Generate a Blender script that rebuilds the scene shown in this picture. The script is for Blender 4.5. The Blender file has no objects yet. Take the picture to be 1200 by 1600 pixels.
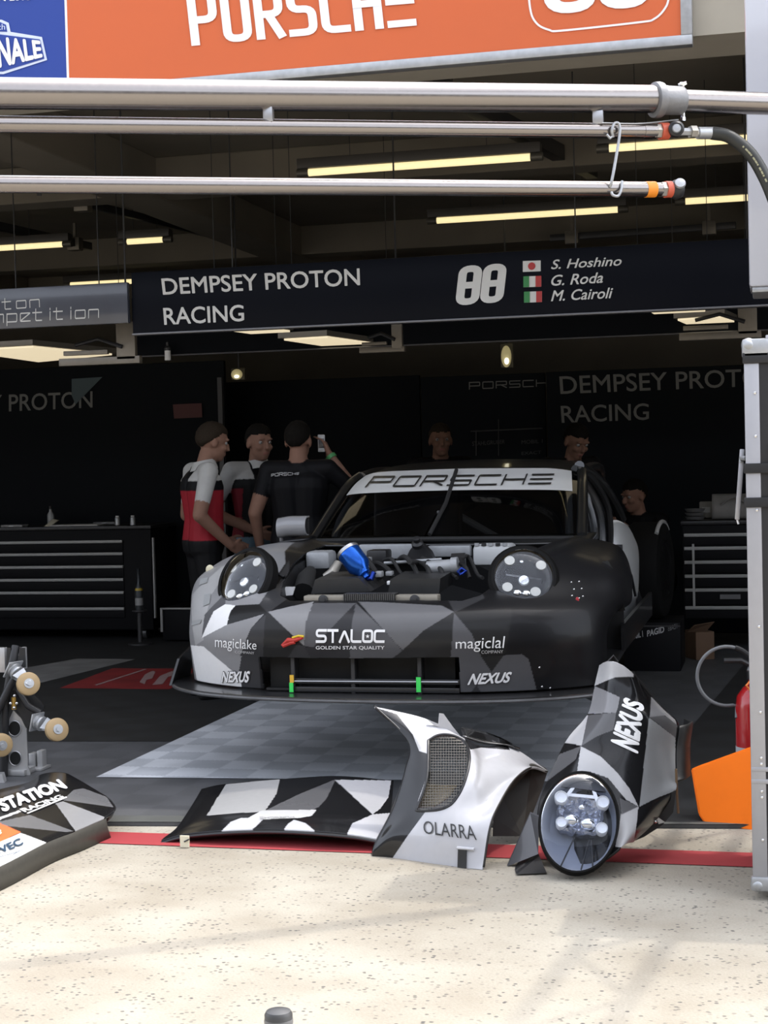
import bpy, bmesh, math, random
import numpy as np
from mathutils import Vector, Matrix
from mathutils.bvhtree import BVHTree

random.seed(7)
SC = bpy.context.scene
COL = SC.collection

# ------------------------------------------------------------------ camera
FPX, CX, CY = 2500.0, 600.0, 800.0
CAM = Vector((0, 0, 1.47))
_n = Vector((-0.0248, 1.0, -0.032)).normalized()          # world up in camera axes (right, up, forward)
_x = Vector((4.08, 0.0692, -1.0)); _x = (_x - _n * _x.dot(_n)).normalized()
_y = _n.cross(_x)
if _y.z < 0: _y = -_y
R = Vector((_x.x, _y.x, _n.x)); U = Vector((_x.y, _y.y, _n.y)); F = Vector((_x.z, _y.z, _n.z))
cd = bpy.data.cameras.new('camera'); cam = bpy.data.objects.new('camera', cd); COL.objects.link(cam)
m = Matrix.Identity(4)
for i in range(3):
    m[i][0], m[i][1], m[i][2], m[i][3] = R[i], U[i], -F[i], CAM[i]
cam.matrix_world = m
cd.sensor_fit = 'VERTICAL'; cd.sensor_height = 36.0; cd.lens = 36.0 * FPX / 1600.0
cd.clip_start = 0.05; cd.clip_end = 300
SC.camera = cam

# ------------------------------------------------------------------ light and exposure
SUN_DIR = Vector((0.32, 0.26, 1.0)).normalized()          # towards the sun: high, over the garage roof, from the right
sd = bpy.data.lights.new('sun', 'SUN'); sd.energy = 2.25; sd.angle = math.radians(0.6); sd.color = (1.0, 0.95, 0.86)
so = bpy.data.objects.new('sun', sd); COL.objects.link(so)
so.rotation_euler = SUN_DIR.to_track_quat('Z', 'Y').to_euler(); so.location = (4, 3, 12)
W = bpy.data.worlds.new('sky'); SC.world = W; W.use_nodes = True
nt = W.node_tree; nt.nodes.clear()
out = nt.nodes.new('ShaderNodeOutputWorld'); bg = nt.nodes.new('ShaderNodeBackground')
sky = nt.nodes.new('ShaderNodeTexSky'); sky.sky_type = 'NISHITA'; sky.sun_disc = False
sky.sun_elevation = math.radians(62); sky.sun_rotation = math.radians(40); sky.dust_density = 3.0; sky.air_density = 0.8
hsv = nt.nodes.new('ShaderNodeHueSaturation'); hsv.inputs['Saturation'].default_value = 0.35
nt.links.new(sky.outputs[0], hsv.inputs['Color']); nt.links.new(hsv.outputs[0], bg.inputs[0]); nt.links.new(bg.outputs[0], out.inputs[0])
bg.inputs[1].default_value = 1.05
SC.view_settings.view_transform = 'Standard'; SC.view_settings.look = 'None'
SC.view_settings.gamma = 1.0; SC.view_settings.use_curve_mapping = False
SC.view_settings.exposure = -0.35
SC.cycles.use_denoising = True
SC.cycles.max_bounces = 8

# ------------------------------------------------------------------ helpers
def ray(x, y):
    return F + R * ((x - CX) / FPX) - U * ((y - CY) / FPX)
def P(x, y, d): return CAM + ray(x, y) * d                 # depth along the view axis
def Zp(x, y, z):
    r = ray(x, y); return CAM + r * ((z - CAM.z) / r.z)
def Yp(x, y, Y):
    r = ray(x, y); return CAM + r * (Y / r.y)
def V(*a): return Vector(a)

def lin(c):
    return tuple(((v / 255) / 12.92 if v / 255 <= .04045 else ((v / 255 + .055) / 1.055) ** 2.4) for v in c)

MATS = {}
def mat(name, col, rough=.5, metal=0.0, var=.08, scale=12, bump=0.0, coat=0.0, attr=None, spec=.5, rvar=.1, emit=None, estr=0):
    """Principled surface with procedural noise in colour, roughness and (optionally) bump."""
    if name in MATS: return MATS[name]
    M = bpy.data.materials.new(name); M.use_nodes = True; t = M.node_tree; N = t.nodes; L = t.links
    b = N['Principled BSDF']
    tc = N.new('ShaderNodeTexCoord'); nz = N.new('ShaderNodeTexNoise')
    nz.inputs['Scale'].default_value = scale; nz.inputs['Detail'].default_value = 5
    L.new(tc.outputs['Object'], nz.inputs['Vector'])
    mr = N.new('ShaderNodeMapRange'); mr.inputs['To Min'].default_value = 1 - var; mr.inputs['To Max'].default_value = 1 + var
    L.new(nz.outputs['Fac'], mr.inputs['Value'])
    mx = N.new('ShaderNodeVectorMath'); mx.operation = 'SCALE'
    if attr:
        at = N.new('ShaderNodeAttribute'); at.attribute_name = attr; L.new(at.outputs['Color'], mx.inputs[0])
    else:
        rgb = N.new('ShaderNodeRGB'); rgb.outputs[0].default_value = (*col, 1); L.new(rgb.outputs[0], mx.inputs[0])
    L.new(mr.outputs[0], mx.inputs['Scale']); L.new(mx.outputs[0], b.inputs['Base Color'])
    r2 = N.new('ShaderNodeMapRange'); r2.inputs['To Min'].default_value = max(.02, rough - rvar * rough); r2.inputs['To Max'].default_value = min(1, rough + rvar * rough)
    L.new(nz.outputs['Fac'], r2.inputs['Value']); L.new(r2.outputs[0], b.inputs['Roughness'])
    b.inputs['Metallic'].default_value = metal; b.inputs['Coat Weight'].default_value = coat; b.inputs['Coat Roughness'].default_value = .05
    b.inputs['Specular IOR Level'].default_value = spec
    if bump:
        bp = N.new('ShaderNodeBump'); bp.inputs['Strength'].default_value = bump; bp.inputs['Distance'].default_value = .01
        L.new(nz.outputs['Fac'], bp.inputs['Height']); L.new(bp.outputs[0], b.inputs['Normal'])
    if emit:
        b.inputs['Emission Color'].default_value = (*emit, 1); b.inputs['Emission Strength'].default_value = estr
    MATS[name] = M
    return M

def clear_mat(name, tint=(.9, .92, .95), ior=1.45, dirt=0.0):
    """Thin clear pane: see-through with a Fresnel mirror on top."""
    if name in MATS: return MATS[name]
    M = bpy.data.materials.new(name); M.use_nodes = True; t = M.node_tree; N = t.nodes; L = t.links; N.clear()
    o = N.new('ShaderNodeOutputMaterial'); tr = N.new('ShaderNodeBsdfTransparent'); tr.inputs[0].default_value = (*tint, 1)
    gl = N.new('ShaderNodeBsdfGlossy'); gl.inputs['Roughness'].default_value = .04
    fr = N.new('ShaderNodeFresnel'); fr.inputs[0].default_value = ior
    nz = N.new('ShaderNodeTexNoise'); nz.inputs['Scale'].default_value = 30
    r = N.new('ShaderNodeMapRange'); r.inputs['To Min'].default_value = .03; r.inputs['To Max'].default_value = .07
    L.new(nz.outputs['Fac'], r.inputs['Value']); L.new(r.outputs[0], gl.inputs['Roughness'])
    mx = N.new('ShaderNodeMixShader'); L.new(fr.outputs[0], mx.inputs[0]); L.new(tr.outputs[0], mx.inputs[1]); L.new(gl.outputs[0], mx.inputs[2])
    L.new(mx.outputs[0], o.inputs[0]); MATS[name] = M
    return M

def wloc(o):
    v = V(0, 0, 0)
    while o is not None:
        v = v + o.location; o = o.parent
    return v

def thing(name, label, cat, loc, group=None):
    o = bpy.data.objects.new(name, None); COL.objects.link(o); o.empty_display_size = .1
    o.location = loc; o['label'] = label; o['category'] = cat
    if group: o['group'] = group
    return o
def tag(o, label=None, cat=None, group=None, kind=None):
    if label: o['label'] = label
    if cat: o['category'] = cat
    if group: o['group'] = group
    if kind: o['kind'] = kind
    return o
def obj(name, bm, m, parent=None, smooth=True, origin=None, label=None):
    """Link a bmesh given in world coordinates as one mesh object (smooth, with flat creases over 35 degrees)."""
    base = wloc(parent) if parent is not None else (origin if origin is not None else V(0, 0, 0))
    if parent is None and origin is None and len(bm.verts):
        c = [v.co for v in bm.verts]
        base = V(sum(v.x for v in c) / len(c), sum(v.y for v in c) / len(c), min(v.z for v in c))
    bmesh.ops.translate(bm, verts=bm.verts, vec=-base)
    me = bpy.data.meshes.new(name); bm.to_mesh(me); bm.free()
    if m is not None:
        for mm in (m if isinstance(m, (list, tuple)) else [m]): me.materials.append(mm)
    if smooth and len(me.polygons):
        me.polygons.foreach_set('use_smooth', [True] * len(me.polygons)); me.set_sharp_from_angle(angle=math.radians(35))
    o = bpy.data.objects.new(name, me); COL.objects.link(o)
    if parent is not None: o.parent = parent
    else: o.location = base
    if label: o['label'] = label
    return o
def struct(name, bm, m, smooth=False):
    o = obj(name, bm, m, None, smooth, V(0, 0, 0)); o['kind'] = 'structure'; return o
def copy_tree(o, parent=None):
    c = o.copy(); COL.objects.link(c); c.parent = parent
    for ch in list(o.children): copy_tree(ch, c)
    return c

def NB(): return bmesh.new()
def box(bm, a, b, bev=0.0):
    """Axis-aligned box between two corners."""
    a, b = Vector(a), Vector(b)
    r = bmesh.ops.create_cube(bm, size=1)['verts']
    s = [max(abs(b[i] - a[i]), 1e-4) for i in range(3)]
    bmesh.ops.scale(bm, verts=r, vec=s); bmesh.ops.translate(bm, verts=r, vec=(a + b) / 2)
    if bev:
        es = list({e for v in r for e in v.link_edges})
        bmesh.ops.bevel(bm, geom=es, offset=min(bev, min(s) * .45), segments=2, affect='EDGES', profile=.5)
    return bm
def obox(bm, c, size, ax, ay, az, bev=0.0):
    """Box with centre c, size along three given axes."""
    r = bmesh.ops.create_cube(bm, size=1)['verts']
    bmesh.ops.scale(bm, verts=r, vec=size)
    M = Matrix((ax, ay, az)).transposed()
    bmesh.ops.transform(bm, matrix=M.to_4x4(), verts=r); bmesh.ops.translate(bm, verts=r, vec=c)
    if bev:
        es = list({e for v in r for e in v.link_edges})
        bmesh.ops.bevel(bm, geom=es, offset=min(bev, min(size) * .45), segments=2, affect='EDGES', profile=.5)
    return bm
def frame_of(d, up=V(0, 0, 1)):
    d = d.normalized()
    if abs(d.dot(up)) > .98: up = V(1, 0, 0) if abs(d.x) < .9 else V(0, 1, 0)
    a = d.cross(up).normalized(); b = a.cross(d).normalized()
    return a, b, d
def tube(bm, pts, r, seg=16, cap=True):
    """Round tube through points; r is a radius or one per point."""
    pts = [Vector(p) for p in pts]; rs = r if isinstance(r, (list, tuple)) else [r] * len(pts)
    rings = []; a_prev = None
    for i, p in enumerate(pts):
        d = (pts[min(i + 1, len(pts) - 1)] - pts[max(i - 1, 0)])
        a, b, d = frame_of(d) if d.length > 1e-9 else frame_of(pts[-1] - pts[0])
        if a_prev is not None:
            a = (a_prev - d * a_prev.dot(d)); a = a.normalized() if a.length > 1e-6 else frame_of(d)[0]
            b = d.cross(a) * 1.0
            b = a.cross(d)
        a_prev = a
        rings.append([bm.verts.new(p + (a * math.cos(2 * math.pi * k / seg) + b * math.sin(2 * math.pi * k / seg)) * rs[i]) for k in range(seg)])
    for i in range(len(rings) - 1):
        for k in range(seg):
            bm.faces.new((rings[i][k], rings[i][(k + 1) % seg], rings[i + 1][(k + 1) % seg], rings[i + 1][k]))
    if cap:
        bm.faces.new(rings[0][::-1]); bm.faces.new(rings[-1])
    return bm
def lathe(bm, c, axis, prof, seg=28, sx=1.0, sy=1.0, up=V(0, 0, 1)):
    """Revolve (radius, height) profile about an axis through c; sx/sy squash the circle."""
    a, b, d = frame_of(Vector(axis), up); rings = []
    for r, h in prof:
        rings.append([bm.verts.new(Vector(c) + d * h + a * (r * sx * math.cos(2 * math.pi * k / seg)) + b * (r * sy * math.sin(2 * math.pi * k / seg))) for k in range(seg)])
    for i in range(len(rings) - 1):
        for k in range(seg):
            bm.faces.new((rings[i][k], rings[i][(k + 1) % seg], rings[i + 1][(k + 1) % seg], rings[i + 1][k]))
    if prof[0][0] > 1e-5: bm.faces.new(rings[0][::-1])
    if prof[-1][0] > 1e-5: bm.faces.new(rings[-1])
    bmesh.ops.remove_doubles(bm, verts=bm.verts, dist=1e-5)
    return bm
def prism(bm, pts, vec, bev=0):
    """Extrude a planar polygon by vec."""
    vs = [bm.verts.new(p) for p in pts]; f = bm.faces.new(vs)
    r = bmesh.ops.extrude_face_region(bm, geom=[f])
    nv = [e for e in r['geom'] if isinstance(e, bmesh.types.BMVert)]
    bmesh.ops.translate(bm, verts=nv, vec=vec)
    bmesh.ops.recalc_face_normals(bm, faces=bm.faces)
    if bev:
        bmesh.ops.bevel(bm, geom=list(bm.edges), offset=bev, segments=2, affect='EDGES')
    return bm
def ball(bm, c, r, s=(1, 1, 1), seg=16):
    q = bmesh.ops.create_uvsphere(bm, u_segments=seg, v_segments=max(8, seg // 2), radius=r)['verts']
    bmesh.ops.scale(bm, verts=q, vec=s); bmesh.ops.translate(bm, verts=q, vec=c)
    return bm
def spline(pts, n):
    """Catmull-Rom through points, n samples."""
    p = [Vector(q) for q in pts]; out = []; m_ = len(p) - 1
    for i in range(n):
        u = i / (n - 1) * m_; k = min(int(u), m_ - 1); t = u - k
        a, b, c, d = p[max(k - 1, 0)], p[k], p[k + 1], p[min(k + 2, m_)]
        if k == 0: a = b * 2 - c
        if k + 2 > m_: d = c * 2 - b
        out.append(.5 * ((2 * b) + (c - a) * t + (2 * a - 5 * b + 4 * c - d) * t * t + (3 * b - a - 3 * c + d) * t * t * t))
    return out
def net(rows, nu, nv):
    """Smooth surface through a control net (rows of points) -> nv x nu grid of points."""
    rr = [spline(r, nu) for r in rows]
    cols = [spline([r[i] for r in rr], nv) for i in range(nu)]
    return [[cols[i][j] for i in range(nu)] for j in range(nv)]
def sheet(bm, g, keep=None):
    vs = [[bm.verts.new(p) for p in r] for r in g]
    for j in range(len(g) - 1):
        for i in range(len(g[0]) - 1):
            if keep is None or keep((g[j][i] + g[j + 1][i + 1]) / 2):
                bm.faces.new((vs[j][i], vs[j][i + 1], vs[j + 1][i + 1], vs[j + 1][i]))
    bmesh.ops.delete(bm, geom=[v for v in bm.verts if not v.link_faces], context='VERTS')
    return bm
def solidify(o, t, off=-1.0):
    s = o.modifiers.new('thickness', 'SOLIDIFY'); s.thickness = t; s.offset = off; s.use_rim = True
    return o
def bvh_of(bm): return BVHTree.FromBMesh(bm)

def inpoly(px, py, poly):
    inside = np.zeros(px.shape, bool); n = len(poly); j = n - 1
    for i in range(n):
        xi, yi = poly[i]; xj, yj = poly[j]
        c = ((yi > py) != (yj > py)) & (px < (xj - xi) * (py - yi) / (yj - yi + 1e-12) + xi)
        inside ^= c; j = i
    return inside
def livery(o, polys, base, centre):
    """Paint scheme: coloured polygons laid on the panel's own design plane, stored as a colour attribute.
    Each polygon corner is first found on the panel's surface."""
    me = o.data; n = len(me.vertices); co = np.empty(n * 3); me.vertices.foreach_get('co', co); co = co.reshape(-1, 3)
    off = np.array(wloc(o)); bm = bmesh.new(); bm.from_mesh(me); tree = BVHTree.FromBMesh(bm); bm.free()
    v = (Vector(centre) - CAM).normalized(); e1 = v.cross(V(0, 0, 1)).normalized(); e2 = e1.cross(v)
    wco = co + off; qx = wco @ np.array(e1); qy = wco @ np.array(e2)
    colr = np.tile(np.array([*base, 1.0]), (n, 1))
    d0 = (Vector(centre) - CAM).dot(F)
    for c, pts in polys:
        q = []
        for (x, y) in pts:
            r = ray(x, y).normalized(); h = tree.ray_cast(CAM - Vector(off), r)[0]
            w = h + Vector(off) if h is not None else P(x, y, d0)
            q.append((w.dot(e1), w.dot(e2)))
        colr[inpoly(qx, qy, q)] = (*c, 1)
    a = me.color_attributes.new('paint', 'FLOAT_COLOR', 'POINT'); a.data.foreach_set('color', colr.ravel())
    me.update()

# ---- lettering
_cache = {}
def font_glyphs(text, bold=0.0, shear=0.0, space=1.0, cuts=0, line=1.0):
    cu = bpy.data.curves.new('t', 'FONT'); cu.body = text; cu.size = 1; cu.shear = shear; cu.space_character = space
    cu.space_line = line; cu.resolution_u = 4; cu.fill_mode = 'BOTH'
    o = bpy.data.objects.new('t', cu); COL.objects.link(o)
    dg = bpy.context.evaluated_depsgraph_get(); me = o.evaluated_get(dg).to_mesh()
    bm = bmesh.new(); bm.from_mesh(me); o.evaluated_get(dg).to_mesh_clear()
    bpy.data.objects.remove(o); bpy.data.curves.remove(cu)
    if bold > 0:                                             # heavier strokes: the outline doubled a little to each side, on slightly different levels
        src = list(bm.faces); k = 0
        for dx, dy in ((-1, 0), (1, 0), (0, 1), (0, -1), (-.7, .7), (.7, .7), (-.7, -.7), (.7, -.7)):
            k += 1; r_ = bmesh.ops.duplicate(bm, geom=src)
            bmesh.ops.translate(bm, verts=[e for e in r_['geom'] if isinstance(e, bmesh.types.BMVert)], vec=(dx * bold, dy * bold, k * .00012))
    bm = norm_glyphs(bm, cuts)
    return bm
def norm_glyphs(bm, cuts=0):
    bmesh.ops.triangulate(bm, faces=bm.faces)
    xs = [v.co.x for v in bm.verts]; ys = [v.co.y for v in bm.verts]
    x0, x1, y0, y1 = min(xs), max(xs), min(ys), max(ys)
    for v in bm.verts: v.co = V((v.co.x - x0) / (x1 - x0), (v.co.y - y0) / (y1 - y0), v.co.z)
    if cuts: bmesh.ops.subdivide_edges(bm, edges=bm.edges, cuts=cuts, use_grid_fill=True); bmesh.ops.triangulate(bm, faces=bm.faces)
    return bm
# square technical lettering, strokes on a unit cell
SG = {'P': [[(0, 0), (0, 1)], [(0, 1), (1, 1), (1, .45), (0, .45)]], 'O': [[(0, 0), (0, 1), (1, 1), (1, 0), (0, 0)]],
      'R': [[(0, 0), (0, 1)], [(0, 1), (1, 1), (1, .45), (0, .45)], [(.5, .42), (1, 0)]], 'S': [[(1, 1), (0, 1), (0, .5), (1, .5), (1, 0), (0, 0)]],
      'C': [[(1, 1), (0, 1), (0, 0), (1, 0)]], 'H': [[(0, 0), (0, 1)], [(1, 0), (1, 1)], [(0, .5), (1, .5)]],
      'E': [[(1, 1), (0, 1)], [(0, .5), (1, .5)], [(1, 0), (0, 0)]], 'T': [[(0, 1), (1, 1)], [(.5, 1), (.5, 0)]],
      'A': [[(0, 0), (.5, 1), (1, 0)]], 'L': [[(0, 1), (0, 0), (1, 0)]],
      'p': [[(0, -.3), (0, .7)], [(0, .7), (1, .7), (1, 0), (0, 0)]], 'r': [[(0, 0), (0, .7), (.8, .7)]], 'o': [[(0, 0), (0, .7), (1, .7), (1, 0), (0, 0)]],
      't': [[(.2, 1), (.2, 0), (.8, 0)], [(-.1, .7), (.8, .7)]], 'n': [[(0, 0), (0, .7), (1, .7), (1, 0)]], 'i': [[(.3, 0), (.3, .7)], [(.3, .9), (.3, 1)]],
      'e': [[(1, 0), (0, 0), (0, .7), (1, .7), (.1, .1)]], 'm': [[(0, 0), (0, .7), (1, .7), (1, 0)], [(.5, .7), (.5, 0)]], 'c': [[(1, .7), (0, .7), (0, 0), (1, 0)]],
      'W': [[(0, 1), (.25, 0), (.5, .7), (.75, 0), (1, 1)]], 'N': [[(0, 0), (0, 1), (1, 0), (1, 1)]], 'I': [[(.5, 0), (.5, 1)]], 'G': [[(1, 1), (0, 1), (0, 0), (1, 0), (1, .5), (.5, .5)]],
      ' ': []}
SG['8'] = [[(0, 0), (0, 1), (1, 1), (1, 0), (0, 0)], [(0, .5), (1, .5)]]
def fillet(pl, r):
    p = [V(a[0], a[1], 0) for a in pl]; closed = (p[0] - p[-1]).length < 1e-6
    if closed: p = p[:-1]
    n = len(p); out = []
    for i in range(n):
        if not closed and i in (0, n - 1): out.append(p[i]); continue
        a, b, c = p[i - 1], p[i], p[(i + 1) % n]
        k = min(r, (a - b).length * .5, (c - b).length * .5)
        if k < 1e-4: out.append(b); continue
        s, e = b + (a - b).normalized() * k, b + (c - b).normalized() * k
        for j in range(6):
            t = j / 5; out.append(s * (1 - t) ** 2 + b * 2 * t * (1 - t) + e * t * t)
    return out, closed
def stroke_glyphs(text, th=.12, adv=1.35, asp=1.0, cuts=0, rnd=.12):
    """Lettering drawn with even strokes and rounded corners."""
    bm = bmesh.new(); x0 = 0; zz = 0
    for ch in text:
        zz = 0
        for pl in SG[ch]:
            zz += .0008
            p, closed = fillet([(x0 + a[0] * asp, a[1]) for a in pl], rnd); n = len(p); L_, R_ = [], []
            for i in range(n):
                a = p[i - 1] if (closed or i > 0) else p[i]; c = p[(i + 1) % n] if (closed or i < n - 1) else p[i]
                d1 = (p[i] - a).normalized() if (p[i] - a).length > 1e-7 else (c - p[i]).normalized()
                d2 = (c - p[i]).normalized() if (c - p[i]).length > 1e-7 else d1
                n1, n2 = V(-d1.y, d1.x, 0), V(-d2.y, d2.x, 0); nn = (n1 + n2)
                nn = nn.normalized() if nn.length > 1e-6 else n1
                k = th / 2 / max(.7, nn.dot(n1)); q = p[i]
                if not closed and i == 0: q = q - d2 * th / 2
                if not closed and i == n - 1: q = q + d1 * th / 2
                q = V(q.x, q.y, zz); L_.append(bm.verts.new(q + nn * k)); R_.append(bm.verts.new(q - nn * k))
            for i in range(n if closed else n - 1):
                j = (i + 1) % n; bm.faces.new((R_[i], R_[j], L_[j], L_[i]))
        x0 += (adv if ch != 'i' else adv * .55) * asp
    return norm_glyphs(bm, cuts)
def decal(name, bm, quad, hit, m, parent, off=.003, label=None):
    """Lay flat lettering on a real surface: unit square -> quad (bl, br, tr, tl) -> point on the surface found by hit()."""
    bl, br, tr, tl = [np.array(q, float) for q in quad]
    for v in bm.verts:
        u, w = v.co.x, v.co.y
        p = bl * (1 - u) * (1 - w) + br * u * (1 - w) + tr * u * w + tl * (1 - u) * w
        q, n_ = hit(p[0], p[1])
        if n_.dot(CAM - q) < 0: n_ = -n_
        v.co = q + n_ * (off + v.co.z)
    bmesh.ops.recalc_face_normals(bm, faces=bm.faces)
    return obj(name, bm, m, parent, smooth=False, label=label)
def hit_Y(Y): return lambda x, y: (Yp(x, y, Y), V(0, -1, 0))
def hit_Z(z): return lambda x, y: (Zp(x, y, z), V(0, 0, 1))
def hit_bvh(tree, d0):
    def h(x, y):
        r = ray(x, y).normalized(); q, n_, _, _ = tree.ray_cast(CAM, r)
        if q is None: return P(x, y, d0), -r
        return q, n_
    return h
def quad_bm(): 
    bm = bmesh.new(); vs = [bm.verts.new(p) for p in ((0, 0, 0), (1, 0, 0), (1, 1, 0), (0, 1, 0))]; bm.faces.new(vs); return bm

def livery_mat(name, rough=.3, coat=.6, spec=.3): return mat(name, (1, 1, 1), rough, 0, .04, 40, attr='paint', coat=coat, spec=spec)
BLACK = (.012, .012, .013); CARBON = (.010, .010, .011); DGREY = (.07, .07, .075); MGREY = (.17, .17, .18); LGREY = (.34, .34, .35); SILVER = (.55, .55, .56); WHITE = (.72, .72, .72)

M_STEEL = mat('brushed steel', (.29, .265, .25), .24, 1, .06, 60, rvar=.3)
M_ALU = mat('aluminium', (.48, .48, .49), .38, .9, .06, 40)
M_GALV = mat('galvanised', (.42, .43, .44), .45, .7, .25, 30)
M_DARKMETAL = mat('dark metal', (.06, .06, .062), .45, .6, .1, 30)
M_BLACKPL = mat('black plastic', (.015, .015, .016), .45, 0, .15, 25)
M_RUBBER = mat('rubber', (.012, .012, .012), .75, 0, .2, 60)
M_WHITE = mat('white paint', (.8, .8, .8), .4, 0, .03, 20)
M_LETTER = mat('white vinyl', (.82, .82, .82), .5, 0, .02, 20)
M_LETTERG = mat('grey vinyl', (.5, .5, .5), .5, 0, .02, 20)
M_BLETTER = mat('black vinyl', (.02, .02, .02), .4, 0, .02, 20)
M_ORANGE = mat('orange paint', (.92, .185, .008), .6, 0, .04, 20, spec=.15)
M_CHROME = mat('chrome', (.8, .8, .8), .08, 1, .04, 20)
# ------------------------------------------------------------------ setting
def concrete_mat():
    M = bpy.data.materials.new('exposed aggregate concrete'); M.use_nodes = True; t = M.node_tree; N = t.nodes; L = t.links
    b = N['Principled BSDF']; b.inputs['Roughness'].default_value = .9; b.inputs['Specular IOR Level'].default_value = .2
    tc = N.new('ShaderNodeTexCoord')
    n1 = N.new('ShaderNodeTexNoise'); n1.inputs['Scale'].default_value = 2.2; n1.inputs['Detail'].default_value = 8
    v1 = N.new('ShaderNodeTexVoronoi'); v1.inputs['Scale'].default_value = 48; v1.inputs['Randomness'].default_value = 1
    n2 = N.new('ShaderNodeTexNoise'); n2.inputs['Scale'].default_value = 9
    n3 = N.new('ShaderNodeTexNoise'); n3.inputs['Scale'].default_value = 120; n3.inputs['Detail'].default_value = 3
    mp = N.new('ShaderNodeMapping'); mp.inputs['Scale'].default_value = (1, 1.15, 1)
    L.new(tc.outputs['Object'], mp.inputs[0])
    for q in (n1, v1, n2, n3): L.new(mp.outputs[0], q.inputs['Vector'])
    base = N.new('ShaderNodeValToRGB'); e = base.color_ramp.elements
    e[0].position = .35; e[0].color = (.285, .255, .205, 1); e[1].position = .7; e[1].color = (.385, .358, .30, 1)
    L.new(n1.outputs['Fac'], base.inputs[0])
    # stones: small dark chips in cells chosen by cell colour
    sel = N.new('ShaderNodeSeparateColor'); L.new(v1.outputs['Color'], sel.inputs[0])
    pick = N.new('ShaderNodeMath'); pick.operation = 'GREATER_THAN'; pick.inputs[1].default_value = .45; L.new(sel.outputs[0], pick.inputs[0])
    dist = N.new('ShaderNodeMapRange'); dist.inputs['From Min'].default_value = .22; dist.inputs['From Max'].default_value = .36; dist.inputs['To Min'].default_value = 1; dist.inputs['To Max'].default_value = 0
    L.new(v1.outputs['Distance'], dist.inputs['Value'])
    mul = N.new('ShaderNodeMath'); mul.operation = 'MULTIPLY'; L.new(pick.outputs[0], mul.inputs[0]); L.new(dist.outputs[0], mul.inputs[1])
    dn = N.new('ShaderNodeMapRange'); dn.inputs['From Min'].default_value = .36; dn.inputs['From Max'].default_value = .62; L.new(n2.outputs['Fac'], dn.inputs['Value'])
    mu2 = N.new('ShaderNodeMath'); mu2.operation = 'MULTIPLY'; L.new(mul.outputs[0], mu2.inputs[0]); L.new(dn.outputs[0], mu2.inputs[1])
    mx = N.new('ShaderNodeMixRGB'); L.new(mu2.outputs[0], mx.inputs[0]); L.new(base.outputs[0], mx.inputs[1]); mx.inputs[2].default_value = (.10, .095, .09, 1)
    gr = N.new('ShaderNodeMapRange'); gr.inputs['To Min'].default_value = .8; gr.inputs['To Max'].default_value = 1.15; L.new(n3.outputs['Fac'], gr.inputs['Value'])
    sc_ = N.new('ShaderNodeVectorMath'); sc_.operation = 'SCALE'; L.new(mx.outputs[0], sc_.inputs[0]); L.new(gr.outputs[0], sc_.inputs['Scale'])
    L.new(sc_.outputs[0], b.inputs['Base Color'])
    bp = N.new('ShaderNodeBump'); bp.inputs['Strength'].default_value = .5; bp.inputs['Distance'].default_value = .006
    L.new(n3.outputs['Fac'], bp.inputs['Height']); L.new(bp.outputs[0], b.inputs['Normal'])
    return M
def tile_mat(name, ca, cb, size=.2, rough=.55):
    """Interlocking plastic floor tiles: two tones in a checker with a zigzag joint."""
    M = bpy.data.materials.new(name); M.use_nodes = True; t = M.node_tree; N = t.nodes; L = t.links
    b = N['Principled BSDF']; b.inputs['Roughness'].default_value = rough
    tc = N.new('ShaderNodeTexCoord'); sep = N.new('ShaderNodeSeparateXYZ'); L.new(tc.outputs['Object'], sep.inputs[0])
    def wave(axis_from, axis_to):
        w = N.new('ShaderNodeMath'); w.operation = 'PINGPONG'; w.inputs[1].default_value = .012; L.new(sep.outputs[axis_from], w.inputs[0])
        a = N.new('ShaderNodeMath'); a.operation = 'ADD'; L.new(sep.outputs[axis_to], a.inputs[0]); L.new(w.outputs[0], a.inputs[1]); return a
    cmb = N.new('ShaderNodeCombineXYZ'); L.new(wave(1, 0).outputs[0], cmb.inputs[0]); L.new(wave(0, 1).outputs[0], cmb.inputs[1]); cmb.inputs[2].default_value = .5
    ch = N.new('ShaderNodeTexChecker'); ch.inputs['Scale'].default_value = 1 / (2 * size) * 2; L.new(cmb.outputs[0], ch.inputs['Vector'])
    ch.inputs['Color1'].default_value = (*ca, 1); ch.inputs['Color2'].default_value = (*cb, 1)
    nz = N.new('ShaderNodeTexNoise'); nz.inputs['Scale'].default_value = 3; nz.inputs['Detail'].default_value = 6; L.new(tc.outputs['Object'], nz.inputs['Vector'])
    mr = N.new('ShaderNodeMapRange'); mr.inputs['To Min'].default_value = .6; mr.inputs['To Max'].default_value = 1.35; L.new(nz.outputs['Fac'], mr.inputs['Value'])
    s = N.new('ShaderNodeVectorMath'); s.operation = 'SCALE'; L.new(ch.outputs['Color'], s.inputs[0]); L.new(mr.outputs[0], s.inputs['Scale'])
    L.new(s.outputs[0], b.inputs['Base Color'])
    return M
M_CONC = concrete_mat()
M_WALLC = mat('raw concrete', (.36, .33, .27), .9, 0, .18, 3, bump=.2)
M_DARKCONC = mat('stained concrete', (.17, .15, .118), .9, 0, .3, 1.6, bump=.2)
M_BLACKWALL = mat('black wall panel', (.006, .0075, .0095), .6, 0, .15, 2, spec=.08)
M_TILED = tile_mat('dark floor tiles', (.085, .087, .092), (.072, .074, .078))
M_TILEL = tile_mat('light floor tiles', (.62, .64, .67), (.48, .50, .53))
M_TILEM = tile_mat('grey floor tiles', (.22, .22, .22), (.19, .19, .19))
M_TILER = tile_mat('red floor tiles', (.24, .022, .024), (.21, .02, .022))
M_RED = mat('red line paint', (.30, .03, .035), .85, 0, .12, 9)

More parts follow.
